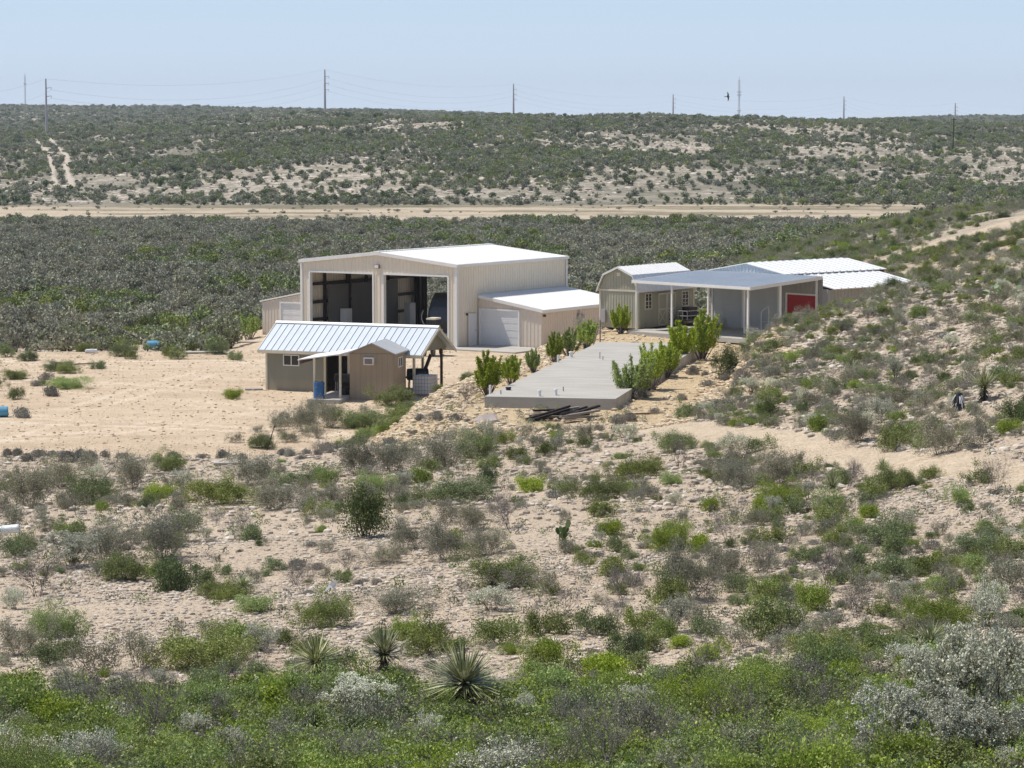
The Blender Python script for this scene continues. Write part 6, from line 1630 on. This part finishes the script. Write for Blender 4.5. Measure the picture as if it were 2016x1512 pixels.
# valley scrub
VAL = [g_blob(400 + i, 'valley', 1.0, .62, 340, .075)['all'] for i in range(4)] + [g_blob(410, 'grey', 1.0, .6, 340, .075)['all'], g_blob(411, 'hill', 1.0, .66, 190, .11)['all']]
GRN = [g_blob(420 + i, 'hill' if i else 'green', 1.0, .66, 340, .07)['all'] for i in range(3)] + [g_blob(425, 'green', 1.0, .75, 340, .07)['all']]
HIL = [g_blob(430 + i, 'hill', 1.0, .75, 200, .115)['all'] for i in range(4)] + [g_blob(436, 'dark', 1.0, .8, 220, .12)['all'], g_blob(437, 'valley', 1.0, .65, 190, .11)['all']]
X, Y, PX = wedge(88000, 184, 655); m_ = masks(X, Y)
gp = fbm(X / 22, Y / 45, 71, 3); right = (PX > 1440) & (Y < 345)
ok = (m_[2] < .3) & (m_[0] < .4) & (polysdf(X, Y, BENCH) > 5) & ~right & (rng.random(len(X)) < np.clip(.78 + 1.0 * fbm(X / 14, Y / 30, 72, 3) + .5 * fbm(X / 5, Y / 8, 79, 2), .05, 1) * np.where(Y < 300, 1, .8))
keep_clear = (Y < 214) & (X > -18) & (X < 8)
ok &= ~keep_clear
X, Y, gp = X[ok], Y[ok], gp[ok]; w = (.9 + 1.9 * rng.random(len(X)) ** 2) * np.where(Y < 300, .9, 1.1); isg = (gp > .22) & (rng.random(len(X)) < .75)
Z = H(X, Y) - .05
stuff('valley_scrub', np.column_stack([X, Y, Z, w, w * rng.uniform(.75, 1.3, len(X))])[~isg], VAL)
stuff('valley_green_scrub', np.column_stack([X, Y, Z, w, w * rng.uniform(.8, 1.3, len(X))])[isg], GRN)
# a few plants on the dry strip
X, Y, PX = wedge(2200, 655, 785); ok = rng.random(len(X)) < np.clip(.2 + .8 * fbm(X / 20, Y / 20, 82, 2), .03, 1); X, Y = X[ok], Y[ok]; w = .7 + 1.5 * rng.random(len(X)) ** 2
stuff('strip_scrub', np.column_stack([X, Y, H(X, Y), w, w * .7]), VAL)
# hillside scrub beyond the strip
X, Y, PX = wedge(170000, 782, 1500); m_ = masks(X, Y)
cov = np.clip(.19 + 1.2 * fbm(X / 60, Y / 90, 73, 3) + .5 * fbm(X / 14, Y / 22, 76, 2) + .10 * sstep(700, 300, PX) + .3 * sstep(830, 790, Y) + .05 * sstep(1200, 1350, Y) + .55 * (fbm(X / 45, Y / 90, 74, 3) > .14), .10, 1)
ok = (m_[1] < .3) & (rng.random(len(X)) < cov); X, Y, PX = X[ok], Y[ok], PX[ok]
gp = fbm(X / 45, Y / 90, 74, 3); isg = (gp > .14) & (rng.random(len(X)) < .75); w = .9 + 2.9 * rng.random(len(X)) ** 2.4; Z = H(X, Y) - .1
stuff('hillside_scrub', np.column_stack([X, Y, Z, w, w * rng.uniform(.6, 1.1, len(X))])[~isg], HIL)
stuff('hillside_green_scrub', np.column_stack([X, Y, Z, w * 1.1, w * rng.uniform(.7, 1.2, len(X))])[isg], [GRN[0], GRN[1], GRN[3], HIL[0]])
X, Y, PX = wedge(125000, 1500, 4300); ok = (rng.random(len(X)) < np.clip(.75 + fbm(X / 150, Y / 300, 75, 3), .1, 1)) & (masks(X, Y)[1] < .3); X, Y = X[ok], Y[ok]; w = 2.4 + 5.5 * rng.random(len(X)) ** 2
stuff('distant_scrub', np.column_stack([X, Y, H(X, Y) - .2, w, w * rng.uniform(.5, .85, len(X))]), HIL)

# ------------------------------------------------------------------ thin dry-air haze
hb = MB().box(-1500, 1500, -60, 5200, -70, 70).build('haze', [], None)
def haze_mat():
    m = bpy.data.materials.new('haze'); m.use_nodes = True; nt = m.node_tree
    for n_ in list(nt.nodes): nt.nodes.remove(n_)
    out = nt.nodes.new('ShaderNodeOutputMaterial'); v = nt.nodes.new('ShaderNodeVolumePrincipled')
    v.inputs['Color'].default_value = (0.80, 0.87, 0.95, 1); v.inputs['Density'].default_value = 0.00009
    v.inputs['Anisotropy'].default_value = 0.2
    nt.links.new(v.outputs[0], out.inputs['Volume']); return m
hb.data.materials.append(haze_mat()); tag(hb, kind='stuff')
